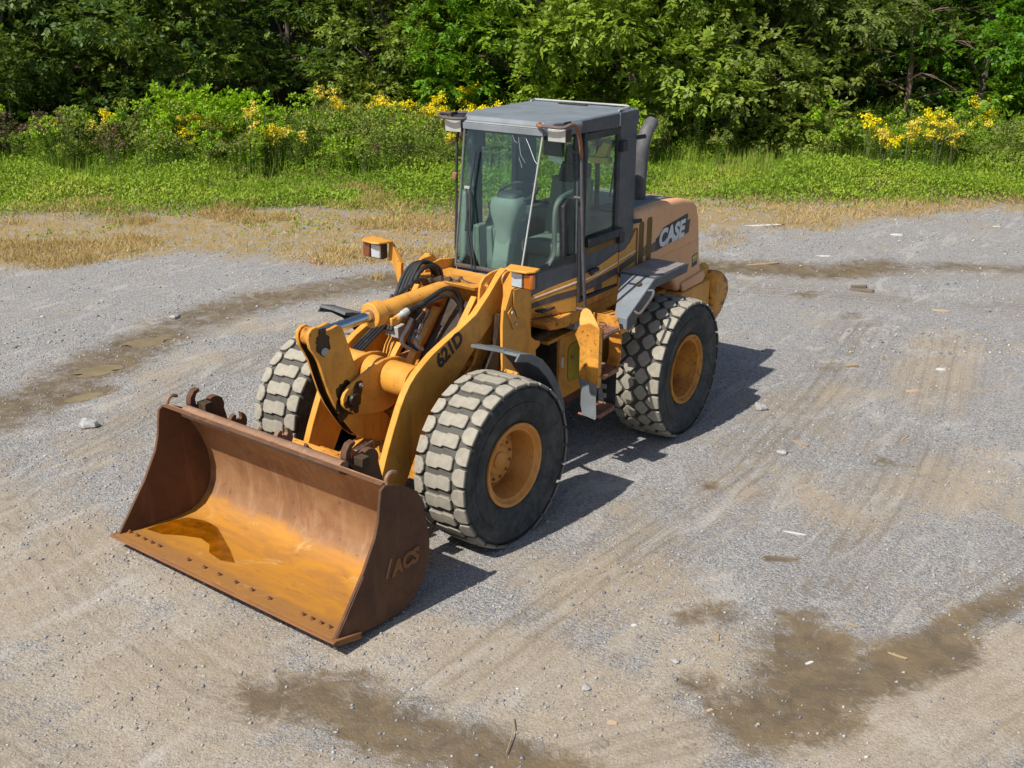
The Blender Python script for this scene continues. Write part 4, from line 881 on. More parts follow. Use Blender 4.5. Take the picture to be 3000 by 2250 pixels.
def sstep(x, a, b):
    t = np.clip((x-a)/(b-a), 0, 1); return t*t*(3-2*t)
def poly_d(x, y, pts):
    d = np.full(np.shape(x), 1e9)
    for (ax_, ay_), (bx_, by_) in zip(pts[:-1], pts[1:]):
        vx, vy = bx_-ax_, by_-ay_; t = np.clip(((x-ax_)*vx+(y-ay_)*vy)/(vx*vx+vy*vy+1e-9), 0, 1)
        d = np.minimum(d, np.hypot(x-ax_-t*vx, y-ay_-t*vy))
    return d
ARCS = [[(-4.2, -2.5), (-5.2, -.6), (-5.8, 1.4), (-6.1, 3), (-5.9, 4.5), (-5.2, 6.2), (-3.6, 8.2), (-1.6, 9.8), (.2, 10.6), (2.7, 12.4), (6, 14)], [(-2.4, -3.4), (-3.6, -1.2), (-4.15, 1.2), (-4.3, 3), (-3.9, 4.8), (-2.9, 6.8), (-1.2, 8.4), (1.0, 9.2), (4, 10.4)],
        [(-3.4, -2.0), (-1, -2.75), (.5, -3.0), (1.8, -2.75), (3.0, -2.4), (3.9, -1.2), (4.5, .2), (5.0, 1.8), (5.4, 4)], [(-3.0, -3.6), (-1, -4.3), (1.4, -4.4), (3.4, -3.6), (4.7, -2.0), (5.5, 0)], [(1.9, -2.2), (2.0, 0), (2.2, 2.4), (2.0, 5), (1.6, 8)], [(3.6, .6), (3.5, 2.6), (3.2, 5), (2.6, 8)]]
PUD = [((-5.95, 1.83), .36, .20, 62), ((-5.52, .77), .36, .21, 70), ((-4.93, .12), .34, .16, 75)]   # puddles: centre, half axes, heading
def pud_d(x, y, p, grow=1.0):
    (px, py), a, b, h = p; c, s_ = math.cos(R(h)), math.sin(R(h)); dx, dy = x-px, y-py
    return np.hypot((dx*c+dy*s_)/(a*grow), (-dx*s_+dy*c)/(b*grow))
def wetness(x, y):
    w = 0*x
    w = np.maximum(w, .75*(1-sstep(poly_d(x, y, [(-5.1, -.9), (-5.34, .03), (-5.8, 1.4), (-6.15, 2.83), (-6.09, 4.0), (-5.75, 5.0), (-5.2, 6.2)]), 0.090, 0.899)))
    w = np.maximum(w, .80*(1-sstep(poly_d(x, y, [(-2.2, 9.5), (-.8, 10.05), (.2, 10.5), (.75, 11.3)]), 0.072, 0.943)))
    w = np.maximum(w, .60*(1-sstep(poly_d(x, y, [(.75, 11.3), (1.7, 12.0), (2.9, 12.5)]), 0.030, 0.580)))
    w = np.maximum(w, .92*(1-sstep(poly_d(x, y, [(1.0, -2.86), (1.35, -2.62), (1.8, -2.68), (2.4, -2.62), (3.1, -2.55)]), 0.048, 0.522)))
    w = np.maximum(w, 1.0*(1-sstep(poly_d(x, y, [(3.78, -.25), (3.95, -.62), (4.03, -.98), (3.86, -1.22)]), 0.096, 0.609)))
    w = np.maximum(w, .95*(1-sstep(poly_d(x, y, [(4.0, -.8), (4.36, -.22), (4.62, .35)]), 0.060, 0.435)))
    w = np.maximum(w, .8*(1-sstep(poly_d(x, y, [(3.62, .08), (3.7, -.3)]), 0.030, 0.377)))
    w = np.maximum(w, .7*(1-sstep(poly_d(x, y, [(3.3, -1.1), (3.7, -1.25)]), 0.012, 0.290)))
    w = np.maximum(w, .75*(1-sstep(poly_d(x, y, [(4.5, .45), (4.95, 1.55)]), 0.018, 0.290)))
    w = np.maximum(w, .95*(1-sstep(poly_d(x, y, [(3.02, .88), (3.2, .98)]), 0.009, 0.102)))
    w = np.maximum(w, .7*(1-sstep(poly_d(x, y, [(2.9, -.35), (3.1, -.15)]), 0.030, 0.319)))
    for q in ((1.75, 5.9, .3), (1.25, 8.2, .3), (.3, 8.9, .35), (2.0, 1.9, .15), (3.2, 3.4, .25)):
        w = np.maximum(w, .6*(1-sstep(np.hypot(x-q[0], (y-q[1])*.8), .05, q[2])))
    return w
V_DRY = ([-12, -8.06, -5.4, -1.54, -.83, 3.91, 6.1, 10.5, 14], [17.6, 17.9, 18.85, 18.3, 18.94, 21.2, 21.7, 23.6, 24])
V_GRN = ([-14, -9.79, -7.16, -4.68, -1.88, 3.78, 6.56, 10.7, 15], [22, 22.05, 22.1, 23.1, 22.7, 24.0, 23.6, 24.3, 24.6])
def terrain(x, y):
    u, v = xy2uv(x, y)
    z = (fbm(x, y, 3, .9)-.5)*.035+(fbm(x, y, 3, 5.0)-.5)*.014
    z = z*sstep(np.hypot(np.abs(x)-.98, np.minimum(np.abs(y), np.abs(y-WB))), .15, .6)*.9
    z = z-.02*wetness(x, y)
    for p in PUD: z = z-.045*(1-sstep(pud_d(x, y, p), .25, 1.25))
    z = z+.05*np.exp(-((x+7.55)**2+(y-5.15)**2)/.5)           # low heap of loose stone
    z = z*(1-sstep(v, 26, 29))
    vv = np.maximum(v-31.0, 0)
    z = z+np.where(vv < 4, .26*vv*vv/8, .52+.26*(vv-4))*(1-sstep(v, 75, 240)*.75)+sstep(v, 28, 33)*(fbm(x, y, 3, .25)-.5)*.6
    return z

# ---- ground sheet
us = np.concatenate([-np.geomspace(420, 13.2, 26), np.arange(-13, 13.01, .075), np.geomspace(13.2, 420, 26)])
vs = np.concatenate([np.linspace(-120, 3.5, 16), np.arange(4.2, 26, .075), np.arange(26, 60, .5), np.geomspace(61, 700, 26)])
U_, V_ = np.meshgrid(us, vs, indexing='ij'); X_, Y_ = uv2xy(U_, V_); Z_ = terrain(X_, Y_)
nu, nv = U_.shape
co = np.stack([X_, Y_, Z_], -1).reshape(-1, 3)
ii = np.arange(nu*nv).reshape(nu, nv)
qd = np.stack([ii[:-1, :-1], ii[1:, :-1], ii[1:, 1:], ii[:-1, 1:]], -1).reshape(-1, 4)
def np_mesh(name, co, quads, mat, smooth=False, attrs=(), fattrs=()):
    me = bpy.data.meshes.new(name); n = len(co); m, k_ = quads.shape
    me.vertices.add(n); me.vertices.foreach_set('co', np.ascontiguousarray(co, np.float32).ravel())
    me.loops.add(m*k_); me.loops.foreach_set('vertex_index', np.ascontiguousarray(quads, np.int32).ravel())
    me.polygons.add(m); me.polygons.foreach_set('loop_start', np.arange(0, m*k_, k_, dtype=np.int32))
    try: me.polygons.foreach_set('loop_total', np.full(m, k_, np.int32))
    except Exception: pass
    if smooth: me.polygons.foreach_set('use_smooth', np.ones(m, bool))
    for nm, a in attrs: me.attributes.new(nm, 'FLOAT', 'POINT').data.foreach_set('value', np.ascontiguousarray(a, np.float32))
    for nm, a in fattrs: me.attributes.new(nm, 'FLOAT', 'FACE').data.foreach_set('value', np.ascontiguousarray(a, np.float32))
    me.update(); me.validate()
    if mat: me.materials.append(M[mat])
    return me
xf, yf = X_.ravel(), Y_.ravel()
wet_a = wetness(xf, yf)
for p in PUD: wet_a = np.maximum(wet_a, 1-sstep(pud_d(xf, yf, p), .8, 1.7))
# pale fines where traffic has ground the stone to dust
dust_a = np.zeros_like(xf)
for pts, r0, r1, a in (([(-3.2, -2.6), (-1.2, -2.6), (.6, -3.3)], .3, 1.5, .85), ([(-.6, -4.2), (1.4, -3.6), (3, -3.4)], .2, 1.0, .5), ([(1.2, -2.0), (2.2, -1.7), (3.2, -1.9), (3.4, -2.4)], .25, .8, .85),
                       ([(1.8, -.4), (2.6, -.2), (3.1, -.9)], .2, .8, .6), ([(4.5, -1.4), (5.0, -.4), (5.2, .5)], .25, .7, .95), ([(3.3, 2.2), (3.9, 2.8), (4.2, 4)], .15, .9, .55), ([(2.4, 5.0), (3.2, 5.3), (2.6, 8)], .2, .7, .6),
                       ([(-3.5, -1.2), (-4.4, .3), (-5.0, 2)], .1, .6, .45), ([(-5.2, 3.2), (-4.4, 5.2), (-3.6, 6.6)], .1, .7, .55), ([(1.8, .6), (2.4, 2.5)], .2, .7, .35)):
    dust_a = np.maximum(dust_a, a*(1-sstep(poly_d(xf, yf, pts), r0, r1)))
vd = np.interp(U_.ravel(), *V_DRY); vg = np.interp(U_.ravel(), *V_GRN); nz = (fbm(xf, yf, 3, .8)-.5)*1.6
green_a = sstep(V_.ravel()+nz, vg-.4, vg+.8); dry_a = sstep(V_.ravel()+nz, vd-.3, vd+.6)*(1-green_a)

td_a = np.full(len(xf), 9.0)
for q in ARCS: td_a = np.minimum(td_a, poly_d(xf, yf, q))
k = NT('gravel')
wet, dust, grn, dry = (k.attr(a) for a in ('wet', 'dust', 'green', 'dry'))
n_big = k.noise(.75, 6, .62, .6); n_mid = k.noise(4.5, 7, .68, .5); n_fine = k.noise(38, 6, .72); n_tiny = k.noise(140, 3, .7)
streak = k.noise(2.2, 5, .6, .3, k.n('Mapping', Vector=k.co, Rotation=(0, 0, R(-38)), Scale=(2.6, .35, 1)).outputs[0])
v1 = k.voro(34); v2 = k.voro(75); v3 = k.voro(150)
stone = k.mix(k.n('SeparateColor', Color=v1.outputs['Color']).outputs[0], (.115, .127, .155), (.37, .372, .38))
stone2 = k.mix(k.n('SeparateColor', Color=v2.outputs['Color']).outputs[1], (.14, .148, .17), (.46, .455, .445))
stone = k.mix(.55, stone, stone2)
tan_spk = k.ramp(k.n('SeparateColor', Color=v2.outputs['Color']).outputs[2], .88, .93)
stone = k.mix(tan_spk, stone, (.42, .36, .29))
fines = k.mix(k.ramp(n_mid, .34, .66), (.47, .415, .345), (.34, .30, .25))
fines = k.mix(k.ramp(n_big, .45, .7, 0, .7), fines, (.37, .32, .245))
fines = k.mix(k.ramp(k.noise(9, 8, .75, .8), .52, .66, 0, .6), fines, (.25, .215, .175))
fines = k.mix(k.ramp(k.noise(2.6, 8, .72, 1.5, k.n('Mapping', Vector=k.co, Location=(13, 5, 0)).outputs[0]), .53, .66, 0, .55), fines, (.29, .245, .185))
dm = k.math('ADD', k.math('MULTIPLY', dust, .55), k.math('ADD', k.math('MULTIPLY', k.math('SUBTRACT', n_mid, .5), 1.3), k.math('ADD', k.math('MULTIPLY', k.math('SUBTRACT', n_big, .5), .9), k.math('MULTIPLY', k.math('SUBTRACT', streak, .5), .8))))
dm = k.math('ADD', dm, k.math('MULTIPLY', k.math('SUBTRACT', n_fine, .5), .9))
dmask = k.ramp(dm, .02, .42, .04, .9)
fine_spk = k.ramp(n_fine, .56, .68, 0, .55)
cr = k.n('SeparateColor', Color=v2.outputs['Color']).outputs[0]
pick = k.ramp(k.math('SUBTRACT', k.math('MULTIPLY', dmask, 1.15), cr), -.10, .10)
col = k.mix(k.math('MULTIPLY', k.math('ADD', k.math('MULTIPLY', pick, .65), k.math('MULTIPLY', dmask, .35)), k.math('SUBTRACT', 1.0, k.math('MULTIPLY', fine_spk, .35))), stone, fines)
grit = k.n('SeparateColor', Color=v3.outputs['Color']).outputs[1]
col = k.mix(k.ramp(grit, .86, .90, 0, .55), col, (.62, .60, .56)); col = k.mix(k.ramp(grit, .16, .11, 0, .65), col, (.07, .068, .07))
td = k.attr('td')
tl = k.noise(1, 4, .6, 0, k.n('CombineXYZ', X=k.math('MULTIPLY', td, 22.0), Y=k.math('MULTIPLY', n_mid, 1.5), Z=n_big).outputs[0])
tw = k.math('MULTIPLY', k.ramp(td, .85, .15), k.ramp(n_big, .30, .54))
col = k.mix(k.math('MULTIPLY', tw, k.ramp(tl, .42, .62, .12, .78)), col, (.20, .170, .135))
col = k.mix(k.math('MULTIPLY', tw, k.ramp(tl, .42, .30, 0, .45)), col, (.44, .40, .345))
worn = k.ramp(k.noise(1.9, 7, .68, 1.2, k.n('Mapping', Vector=k.co, Location=(2, 17, 0), Rotation=(0, 0, R(-32)), Scale=(1.6, .45, 1)).outputs[0]), .52, .66, 0, .7)
col = k.mix(k.math('MULTIPLY', worn, k.ramp(n_fine, .62, .45, .3, 1.0)), col, (.47, .455, .43))
warm = k.ramp(k.math('ADD', n_big, k.math('MULTIPLY', dust, .24)), .52, .74, 0, .42)
col = k.mix(warm, col, k.mix(n_fine, (.40, .32, .225), (.27, .215, .15)))
brn = k.ramp(k.noise(1.7, 6, .7, .8, k.n('Mapping', Vector=k.co, Location=(7, 3, 1)).outputs[0]), .58, .74, 0, .55)
col = k.mix(brn, col, (.23, .175, .125))
rustp = k.ramp(k.noise(3.3, 5, .7, 0, k.n('Mapping', Vector=k.co, Location=(31, 3, 1)).outputs[0]), .68, .76, 0, .6)
col = k.mix(rustp, col, (.36, .23, .11))
n_w1 = k.noise(5.5, 8, .74, 1.2); n_w2 = k.noise(1.3, 6, .65, .8)
wm = k.math('ADD', k.math('MULTIPLY', wet, .95), k.math('ADD', k.math('MULTIPLY', k.math('SUBTRACT', n_w1, .5), 2.3), k.math('MULTIPLY', k.math('SUBTRACT', n_w2, .5), .9)))
wmask = k.math('MULTIPLY', k.ramp(wm, .08, .86), k.ramp(wet, .02, .42))
mud = k.mix(k.ramp(n_mid, .35, .65), (.130, .100, .066), (.195, .148, .092))
mud = k.mix(k.ramp(n_w2, .52, .66, 0, .6), mud, (.215, .155, .085))
mud = k.mix(k.ramp(n_fine, .60, .72, 0, .5), mud, (.25, .235, .21))
col = k.mix(wmask, col, mud)
soil = k.mix(n_mid, (.07, .055, .03), (.13, .10, .05))
col = k.mix(grn, col, soil)
straw = k.mix(n_fine, (.40, .285, .115), (.27, .195, .085))
col = k.mix(k.math('MULTIPLY', dry, k.ramp(n_mid, .35, .55)), col, straw)
h = k.math('ADD', k.math('MULTIPLY', v1.outputs['Distance'], -.9), k.math('ADD', k.math('MULTIPLY', v2.outputs['Distance'], -.6), k.math('MULTIPLY', n_fine, .8)))
h = k.math('MULTIPLY', h, k.math('SUBTRACT', 1.15, k.math('MULTIPLY', k.math('MAXIMUM', wmask, k.math('MULTIPLY', dmask, .85)), .85)))
col = k.mix(1.0, col, (.85, .838, .82), 'MULTIPLY')
rg = k.math('SUBTRACT', .93, k.math('MULTIPLY', wmask, .45))
M['gravel'] = k.done(k.bsdf(col, rg, 0, k.bump(h, .8, .012, k.bump(n_tiny, .2, .004)), .35))
gr = put('ground', np_mesh('ground', co, qd, 'gravel', True, (('wet', wet_a), ('dust', dust_a), ('green', green_a), ('dry', dry_a), ('td', td_a))))
gr['kind'] = 'structure'

# ---- puddles of tan water
k = NT('muddy_water')
col = k.mix(k.ramp(k.noise(4, 4), .3, .7), (.255, .20, .125), (.195, .155, .10))
M['muddy_water'] = k.done(k.bsdf(col, .06, 0, k.bump(k.noise(9, 2), .02, .01), .5))
for i, p in enumerate(PUD):
    g = G(); (px, py), a, b, hd = p; c, s_ = math.cos(R(hd)), math.sin(R(hd)); pts = []
    for j in range(48):
        t = 2*math.pi*j/48; rr = .92+.20*math.sin(3*t+i)+.14*math.sin(5*t+2*i)+.09*math.sin(11*t+i)+.06*math.sin(17*t)
        e, f_ = a*rr*math.cos(t), b*rr*math.sin(t); pts.append((px+e*c-f_*s_, py+e*s_+f_*c, -.026 if i < 2 else -.040))
    g.add(pts, [tuple(range(48))])
    o = part('puddle', g, 'muddy_water', None, bevel=0); o['kind'] = 'structure'
o = part('bucket_puddle', G().add([tuple(FRONT @ Vector(q)) for q in [(-1.22, -1.97, .1215), (-1.24, -1.75, .105), (-1.18, -1.58, .094), (-1.0, -1.52, .092), (-.82, -1.54, .093), (-.62, -1.64, .0965), (-.40, -1.75, .1045), (-.18, -1.88, .1145), (-.30, -1.93, .1185), (-.48, -1.90, .116), (-.60, -1.80, .109), (-.75, -1.77, .106), (-.9, -1.84, .112), (-1.05, -1.94, .119)]], [tuple(range(14))]), 'rust_water', None, bevel=0)
o['label'] = 'shallow olive rainwater pooled at the far end of the rusty bucket floor'; o['category'] = 'puddle'

# ---- loose stones
def stones(n, u0, u1, v0, v1, seed, smin, smax, dens=None, name='gravel_stones', zoff=0.0):
    r_ = np.random.default_rng(seed); u = r_.uniform(u0, u1, n); v = v0+(v1-v0)*r_.random(n)**1.0
    x, y = uv2xy(u, v)
    if dens is not None:
        kf = r_.random(n) < dens(x, y); x, y = x[kf], y[kf]
    n = len(x); z = terrain(x, y)
    sz = smin*(smax/smin)**(r_.random(n)**2.2)
    base = np.array([(1, 0, 0), (0, 1, 0), (-1, 0, 0), (0, -1, 0), (.1, .1, .75), (0, 0, -.5)], float)
    P = base[None]*(1+r_.uniform(-.35, .35, (n, 6, 3))); P *= (sz[:, None, None]*r_.uniform(.7, 1.3, (n, 1, 3)))
    a = r_.uniform(0, 6.283, n); c, s_ = np.cos(a), np.sin(a)
    Q = np.stack([P[..., 0]*c[:, None]-P[..., 1]*s_[:, None]+x[:, None], P[..., 0]*s_[:, None]+P[..., 1]*c[:, None]+y[:, None], P[..., 2]+z[:, None]+zoff+sz[:, None]*.12], -1)
    T = np.array([(0, 1, 4), (1, 2, 4), (2, 3, 4), (3, 0, 4), (1, 0, 5), (2, 1, 5), (3, 2, 5), (0, 3, 5)])
    F = (np.arange(n)[:, None, None]*6+T[None]).reshape(-1, 3)
    return np_mesh(name, Q.reshape(-1, 3), F, 'stone', False, (), (('rnd', np.repeat(r_.random(n), 8)),))
k = NT('stone'); rn = k.attr('rnd')
ca = k.mix(k.ramp(rn, 0, .7), (.15, .165, .195), (.37, .37, .365)); ca = k.mix(k.ramp(rn, .80, .84), ca, (.40, .335, .26)); ca = k.mix(k.ramp(rn, .965, .97), ca, (.50, .49, .46))
M['stone'] = k.done(k.bsdf(k.mix(k.ramp(k.noise(60, 4), .4, .7, 0, .4), ca, (.20, .18, .16)), .9, 0, None, .25))
def dens(x, y): return np.clip((fbm(x, y, 4, .9)-.30)*2.2, .10, 1)*(1-.75*wetness(x, y))
o = put('gravel_stones', stones(90000, -7.5, 7.5, 4.8, 14.5, 1, .0035, .019, dens)); o['kind'] = 'stuff'
o['label'] = 'loose grey gravel stones scattered over the near yard'; o['category'] = 'gravel'
o = put('gravel_stones', stones(22000, -11, 11, 14, 24, 2, .008, .032, dens)); o['kind'] = 'stuff'
o['label'] = 'loose grey gravel stones scattered over the far yard'; o['category'] = 'gravel'
o = put('gravel_stones', stones(2600, -10.2, -5.6, 17.2, 19.8, 5, .012, .045, lambda x, y: np.exp(-((x+7.55)**2+(y-5.15)**2)/.55), zoff=.01)); o['kind'] = 'stuff'
o['label'] = 'low heap of coarser crushed stone beside the dry grass'; o['category'] = 'gravel'
# ================================================================== VEGETATION
def leaf_mat(name, ca, cb, cc=None, trans=.35, rough=.5, objvar=.35, dark=None):
    k = NT(name); rn = k.attr('rnd'); oi = k.n('ObjectInfo').outputs['Random']
    col = k.mix(k.ramp(rn, 0, 1), ca, cb)
    if cc: col = k.mix(k.ramp(rn, .86, .93), col, cc)
    hsv = k.n('HueSaturation', Hue=k.math('ADD', .5, k.math('MULTIPLY', k.math('SUBTRACT', oi, .5), .05*objvar/.35)), Saturation=k.math('ADD', .9, k.math('MULTIPLY', oi, .2)), Value=k.math('ADD', 1-objvar/2, k.math('MULTIPLY', oi, objvar)), Color=col).outputs[0]
    p = k.bsdf(hsv, rough, 0, None, .35)
    t = k.n('BsdfTranslucent', Color=k.mix(.5, hsv, (.30, .42, .03))).outputs[0]
    M[name] = k.done(k.n('MixShader', _0=trans, _1=p, _2=t).outputs[0]); return name
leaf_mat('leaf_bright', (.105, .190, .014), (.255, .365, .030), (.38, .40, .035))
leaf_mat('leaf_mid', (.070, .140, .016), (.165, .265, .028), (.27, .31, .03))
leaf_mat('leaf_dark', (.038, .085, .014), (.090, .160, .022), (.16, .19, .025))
leaf_mat('weed_green', (.175, .300, .014), (.31, .455, .028), (.44, .46, .06), .4, .6)
leaf_mat('weed_olive', (.130, .205, .022), (.25, .325, .045), (.36, .34, .10), .35, .6)
leaf_mat('straw', (.46, .315, .105), (.66, .49, .20), (.30, .31, .07), .3, .7)
leaf_mat('goldenrod_bloom', (.84, .64, .006), (.92, .76, .014), (.80, .58, .01), .3, .6, .1)
leaf_mat('dead_brown', (.10, .065, .04), (.17, .11, .07), (.07, .045, .03), .2, .8)
k = NT('bark'); n = k.noise(9, 7, .7, 0, k.stretch((1, 1, .2)))
M['bark'] = k.done(k.bsdf(k.mix(k.ramp(n, .35, .65), (.09, .07, .055), (.19, .155, .125)), .9, 0, k.bump(n, .6, .03)))
k = NT('dead_wood'); n = k.noise(20, 5); M['dead_wood'] = k.done(k.bsdf(k.mix(n, (.16, .095, .07), (.27, .18, .14)), .9))
k = NT('stem_green'); M['stem_green'] = k.done(k.bsdf((.10, .13, .04), .8))

def unit(a): return a/np.maximum(np.linalg.norm(a, axis=-1, keepdims=True), 1e-9)
def leaves_mesh(name, P, D, Nn, L, Wd, mat, rnd, fold=0.0, r_=rng):
    """diamond leaves: base P, direction D, normal Nn, length L, width Wd"""
    B = unit(np.cross(D, Nn)); L = L[:, None]; Wd = Wd[:, None]
    droop = unit(np.cross(B, D))
    c1 = P+D*L*.45+B*Wd*.5+droop*L*fold; c2 = P+D*L*.45-B*Wd*.5+droop*L*fold; tip = P+D*L
    co_ = np.stack([P, c1, tip, c2], 1).reshape(-1, 3)
    F = np.arange(len(P)*4).reshape(-1, 4)
    return np_mesh(name, co_, F, mat, False, (), (('rnd', rnd),))
def rand_dirs(r_, n):
    a = r_.normal(size=(n, 3)); return unit(a)
def crown_mesh(name, blobs, n_sprig, k_leaf, leaf_l, leaf_w, mat, seed, spread=.30, shell=.35):
    """sprays of leaflets spread through lumpy foliage masses; blobs = (x,y,z,rx,ry,rz)"""
    r_ = np.random.default_rng(seed); bl = np.array(blobs, float)
    w = bl[:, 3]*bl[:, 4]+bl[:, 3]*bl[:, 5]; w /= w.sum()
    bi = r_.choice(len(bl), n_sprig, p=w); d = rand_dirs(r_, n_sprig)
    rad = 1-shell*r_.random(n_sprig)**1.6
    rad *= 1+.28*(np.sin(d[:, 0]*5+bi)*np.sin(d[:, 1]*6+2*bi)*np.sin(d[:, 2]*5+bi*3))
    C0 = bl[bi, :3]+d*bl[bi, 3:6]*rad[:, None]
    out = unit(d+r_.normal(size=d.shape)*.45+np.array([0, 0, -.12]))
    side = unit(np.cross(out, np.array([0, 0, 1.0])+r_.normal(size=d.shape)*.25)); upn = unit(np.cross(side, out))
    Ps, Ds, Ns, Ls, Ws, Rn = [], [], [], [], [], []
    clump = r_.random(n_sprig)*.55+.45*r_.random(len(bl))[bi]
    for j in range(k_leaf):
        t = (j//2+1)/((k_leaf+1)//2); sgn = 1 if j % 2 else -1
        if j == k_leaf-1: sgn = 0
        P = C0+out*(spread*t)[..., None]*np.ones((n_sprig, 1)) if False else C0+out*spread*t+np.array([0, 0, -.10])*spread*t*t
        D = unit(out*(.55 if sgn else 1)+side*sgn*.9+r_.normal(size=out.shape)*.22+np.array([0, 0, -.15]))
        N_ = unit(upn+r_.normal(size=out.shape)*.38)
        Ps.append(P); Ds.append(D); Ns.append(N_); s_ = r_.uniform(.7, 1.25, n_sprig); Ls.append(leaf_l*s_); Ws.append(leaf_w*s_); Rn.append(np.clip(clump*.75+r_.random(n_sprig)*.3, 0, 1))
    return leaves_mesh(name, np.concatenate(Ps), np.concatenate(Ds), np.concatenate(Ns), np.concatenate(Ls), np.concatenate(Ws), mat, np.concatenate(Rn), .05, r_)
def trunk_mesh(name, h, r0, seed, limbs, mat='bark'):
    r_ = random.Random(seed); g = G(); pts = []
    for i in range(9):
        t = i/8; pts.append((.25*math.sin(t*3+seed)*t, .25*math.cos(t*2.3+seed*2)*t, h*t-.15))
    g.tube(pts, [r0*(1-.8*i/8)*(1.35 if i == 0 else 1) for i in range(9)], 8)
    for (x, y, z) in limbs:
        b = Vector(pts[min(7, max(1, int(z*.55/h*8)))]); e = Vector((x, y, z)); m_ = b.lerp(e, .5)+Vector((r_.uniform(-.2, .2), r_.uniform(-.2, .2), r_.uniform(.1, .4)))
        g.tube(spline([b, m_, e], 4), [r0*.34*(1-.8*i/8) for i in range(9)], 6)
    return mesh(name, g, mat, 60)
def tree_variant(seed, h, spreadr, low, nb, mat, nspr, leaf=(.15, .075), kl=9):
    r_ = random.Random(seed); blobs = []
    for i in range(nb):
        t = ((i+.5)/nb)**1.12; z = low+(h-low)*t; rr = spreadr*math.sin(math.pi*min(1, .25+.75*t)**.8)*(.62+.62*r_.random()); a = i*2.4+r_.random()*1.4
        s_ = spreadr*(.20+.24*r_.random())
        blobs.append((rr*.86*math.cos(a), rr*.86*math.sin(a), z+r_.uniform(-.3, .3), s_*1.1, s_*1.1, s_*(.40+.25*r_.random())))
    cm = crown_mesh('crown', blobs, nspr, kl, leaf[0], leaf[1], mat, seed, .26, .55)
    tm = trunk_mesh('trunk', h*.9, .07+.010*h, seed, [(b[0]*.9, b[1]*.9, b[2]) for b in blobs[::2]])
    return tm, cm
TV = {
 'edge_bright': tree_variant(11, 7.0, 3.1, .7, 34, 'leaf_bright', 3600, (.17, .085)),
 'edge_bright2': tree_variant(12, 6.4, 2.8, .6, 30, 'leaf_bright', 3400, (.15, .08)),
 'edge_mid': tree_variant(13, 7.6, 3.0, .6, 34, 'leaf_mid', 3600, (.16, .07)),
 'edge_mid2': tree_variant(14, 6.8, 2.7, .6, 30, 'leaf_mid', 3400, (.14, .078)),
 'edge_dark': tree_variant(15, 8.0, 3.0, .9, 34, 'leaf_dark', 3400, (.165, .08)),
 'tall_dark': tree_variant(16, 11.5, 3.8, 2.0, 34, 'leaf_dark', 3400, (.21, .10)),  # rear rows: depth shading put into the darker leaf colour
}
def thing(name, label, cat, x, y, z=None, rz=0, sc=1.0, group=None, zs=None):
    e = bpy.data.objects.new(name, None); COL.objects.link(e); e.empty_display_size = .2
    e.location = (x, y, float(terrain(np.array([x]), np.array([y]))[0]) if z is None else z); e.rotation_euler = (0, 0, rz)
    e.scale = (sc, sc, sc if zs is None else zs)
    e['label'] = label; e['category'] = cat
    if group: e['group'] = group
    return e
def tree(kind, u, v, rz, sc, label, zs=None):
    x, y = uv2xy(u, v); e = thing('deciduous_tree', label, 'tree', x, y, None, rz, sc, 'trees along the wood edge', zs)
    tm, cm = TV[kind]; put('trunk', tm, e); put('crown', cm, e, kind='stuff')
# front edge of the wood, left to right, then the shaded trees behind
tree('edge_mid', -16.2, 32.4, 0, 1.0, 'leafy tree at the left end of the wood edge')
tree('edge_mid2', -13.6, 31.6, 1.3, 1.0, 'second leafy tree from the left end of the wood edge, foliage hanging low')
tree('edge_dark', -11.2, 32.2, 2.2, .95, 'dark leafy tree left of the shaded hollow in the wood edge')
tree('edge_bright2', -9.3, 32.4, .5, .85, 'sprawling yellow-green tree at the left rim of the shaded hollow')
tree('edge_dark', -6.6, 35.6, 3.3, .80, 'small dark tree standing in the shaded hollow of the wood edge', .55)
tree('edge_bright', -3.7, 34.4, 1.9, .74, 'bright green tree right of the shaded hollow, behind the goldenrod bank')
tree('edge_mid2', -1.5, 34.4, 4.0, .9, 'mid green tree directly behind the cab roof, left half')
tree('edge_bright2', .9, 33.4, 2.7, .95, 'bright tree behind the cab roof, right half')
tree('edge_bright', 3.3, 31.9, .2, 1.05, 'largest sunlit tree of the wood edge, above and right of the exhaust stack')
tree('edge_bright2', 5.7, 31.8, 5.0, 1.0, 'sunlit tree right of the largest one, reaching down to the grass')
tree('edge_mid', 8.2, 33.4, 2.4, .95, 'green tree left of the leafless snag on the right')
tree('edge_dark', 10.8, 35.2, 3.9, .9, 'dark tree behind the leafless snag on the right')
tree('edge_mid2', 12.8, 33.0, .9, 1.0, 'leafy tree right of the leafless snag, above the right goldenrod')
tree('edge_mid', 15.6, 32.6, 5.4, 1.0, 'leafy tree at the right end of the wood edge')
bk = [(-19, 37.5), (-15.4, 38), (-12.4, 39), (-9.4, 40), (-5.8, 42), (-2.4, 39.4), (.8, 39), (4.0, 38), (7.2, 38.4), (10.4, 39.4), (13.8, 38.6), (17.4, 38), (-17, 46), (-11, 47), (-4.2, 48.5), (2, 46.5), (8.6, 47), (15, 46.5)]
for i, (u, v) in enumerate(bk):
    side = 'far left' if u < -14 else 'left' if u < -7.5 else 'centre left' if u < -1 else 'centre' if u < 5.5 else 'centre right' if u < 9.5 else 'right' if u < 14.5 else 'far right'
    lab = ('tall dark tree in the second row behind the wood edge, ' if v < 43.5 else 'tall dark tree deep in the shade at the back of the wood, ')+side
    tree('tall_dark', u, v, i*1.7, .95+.12*((i*7) % 5)/5, lab)
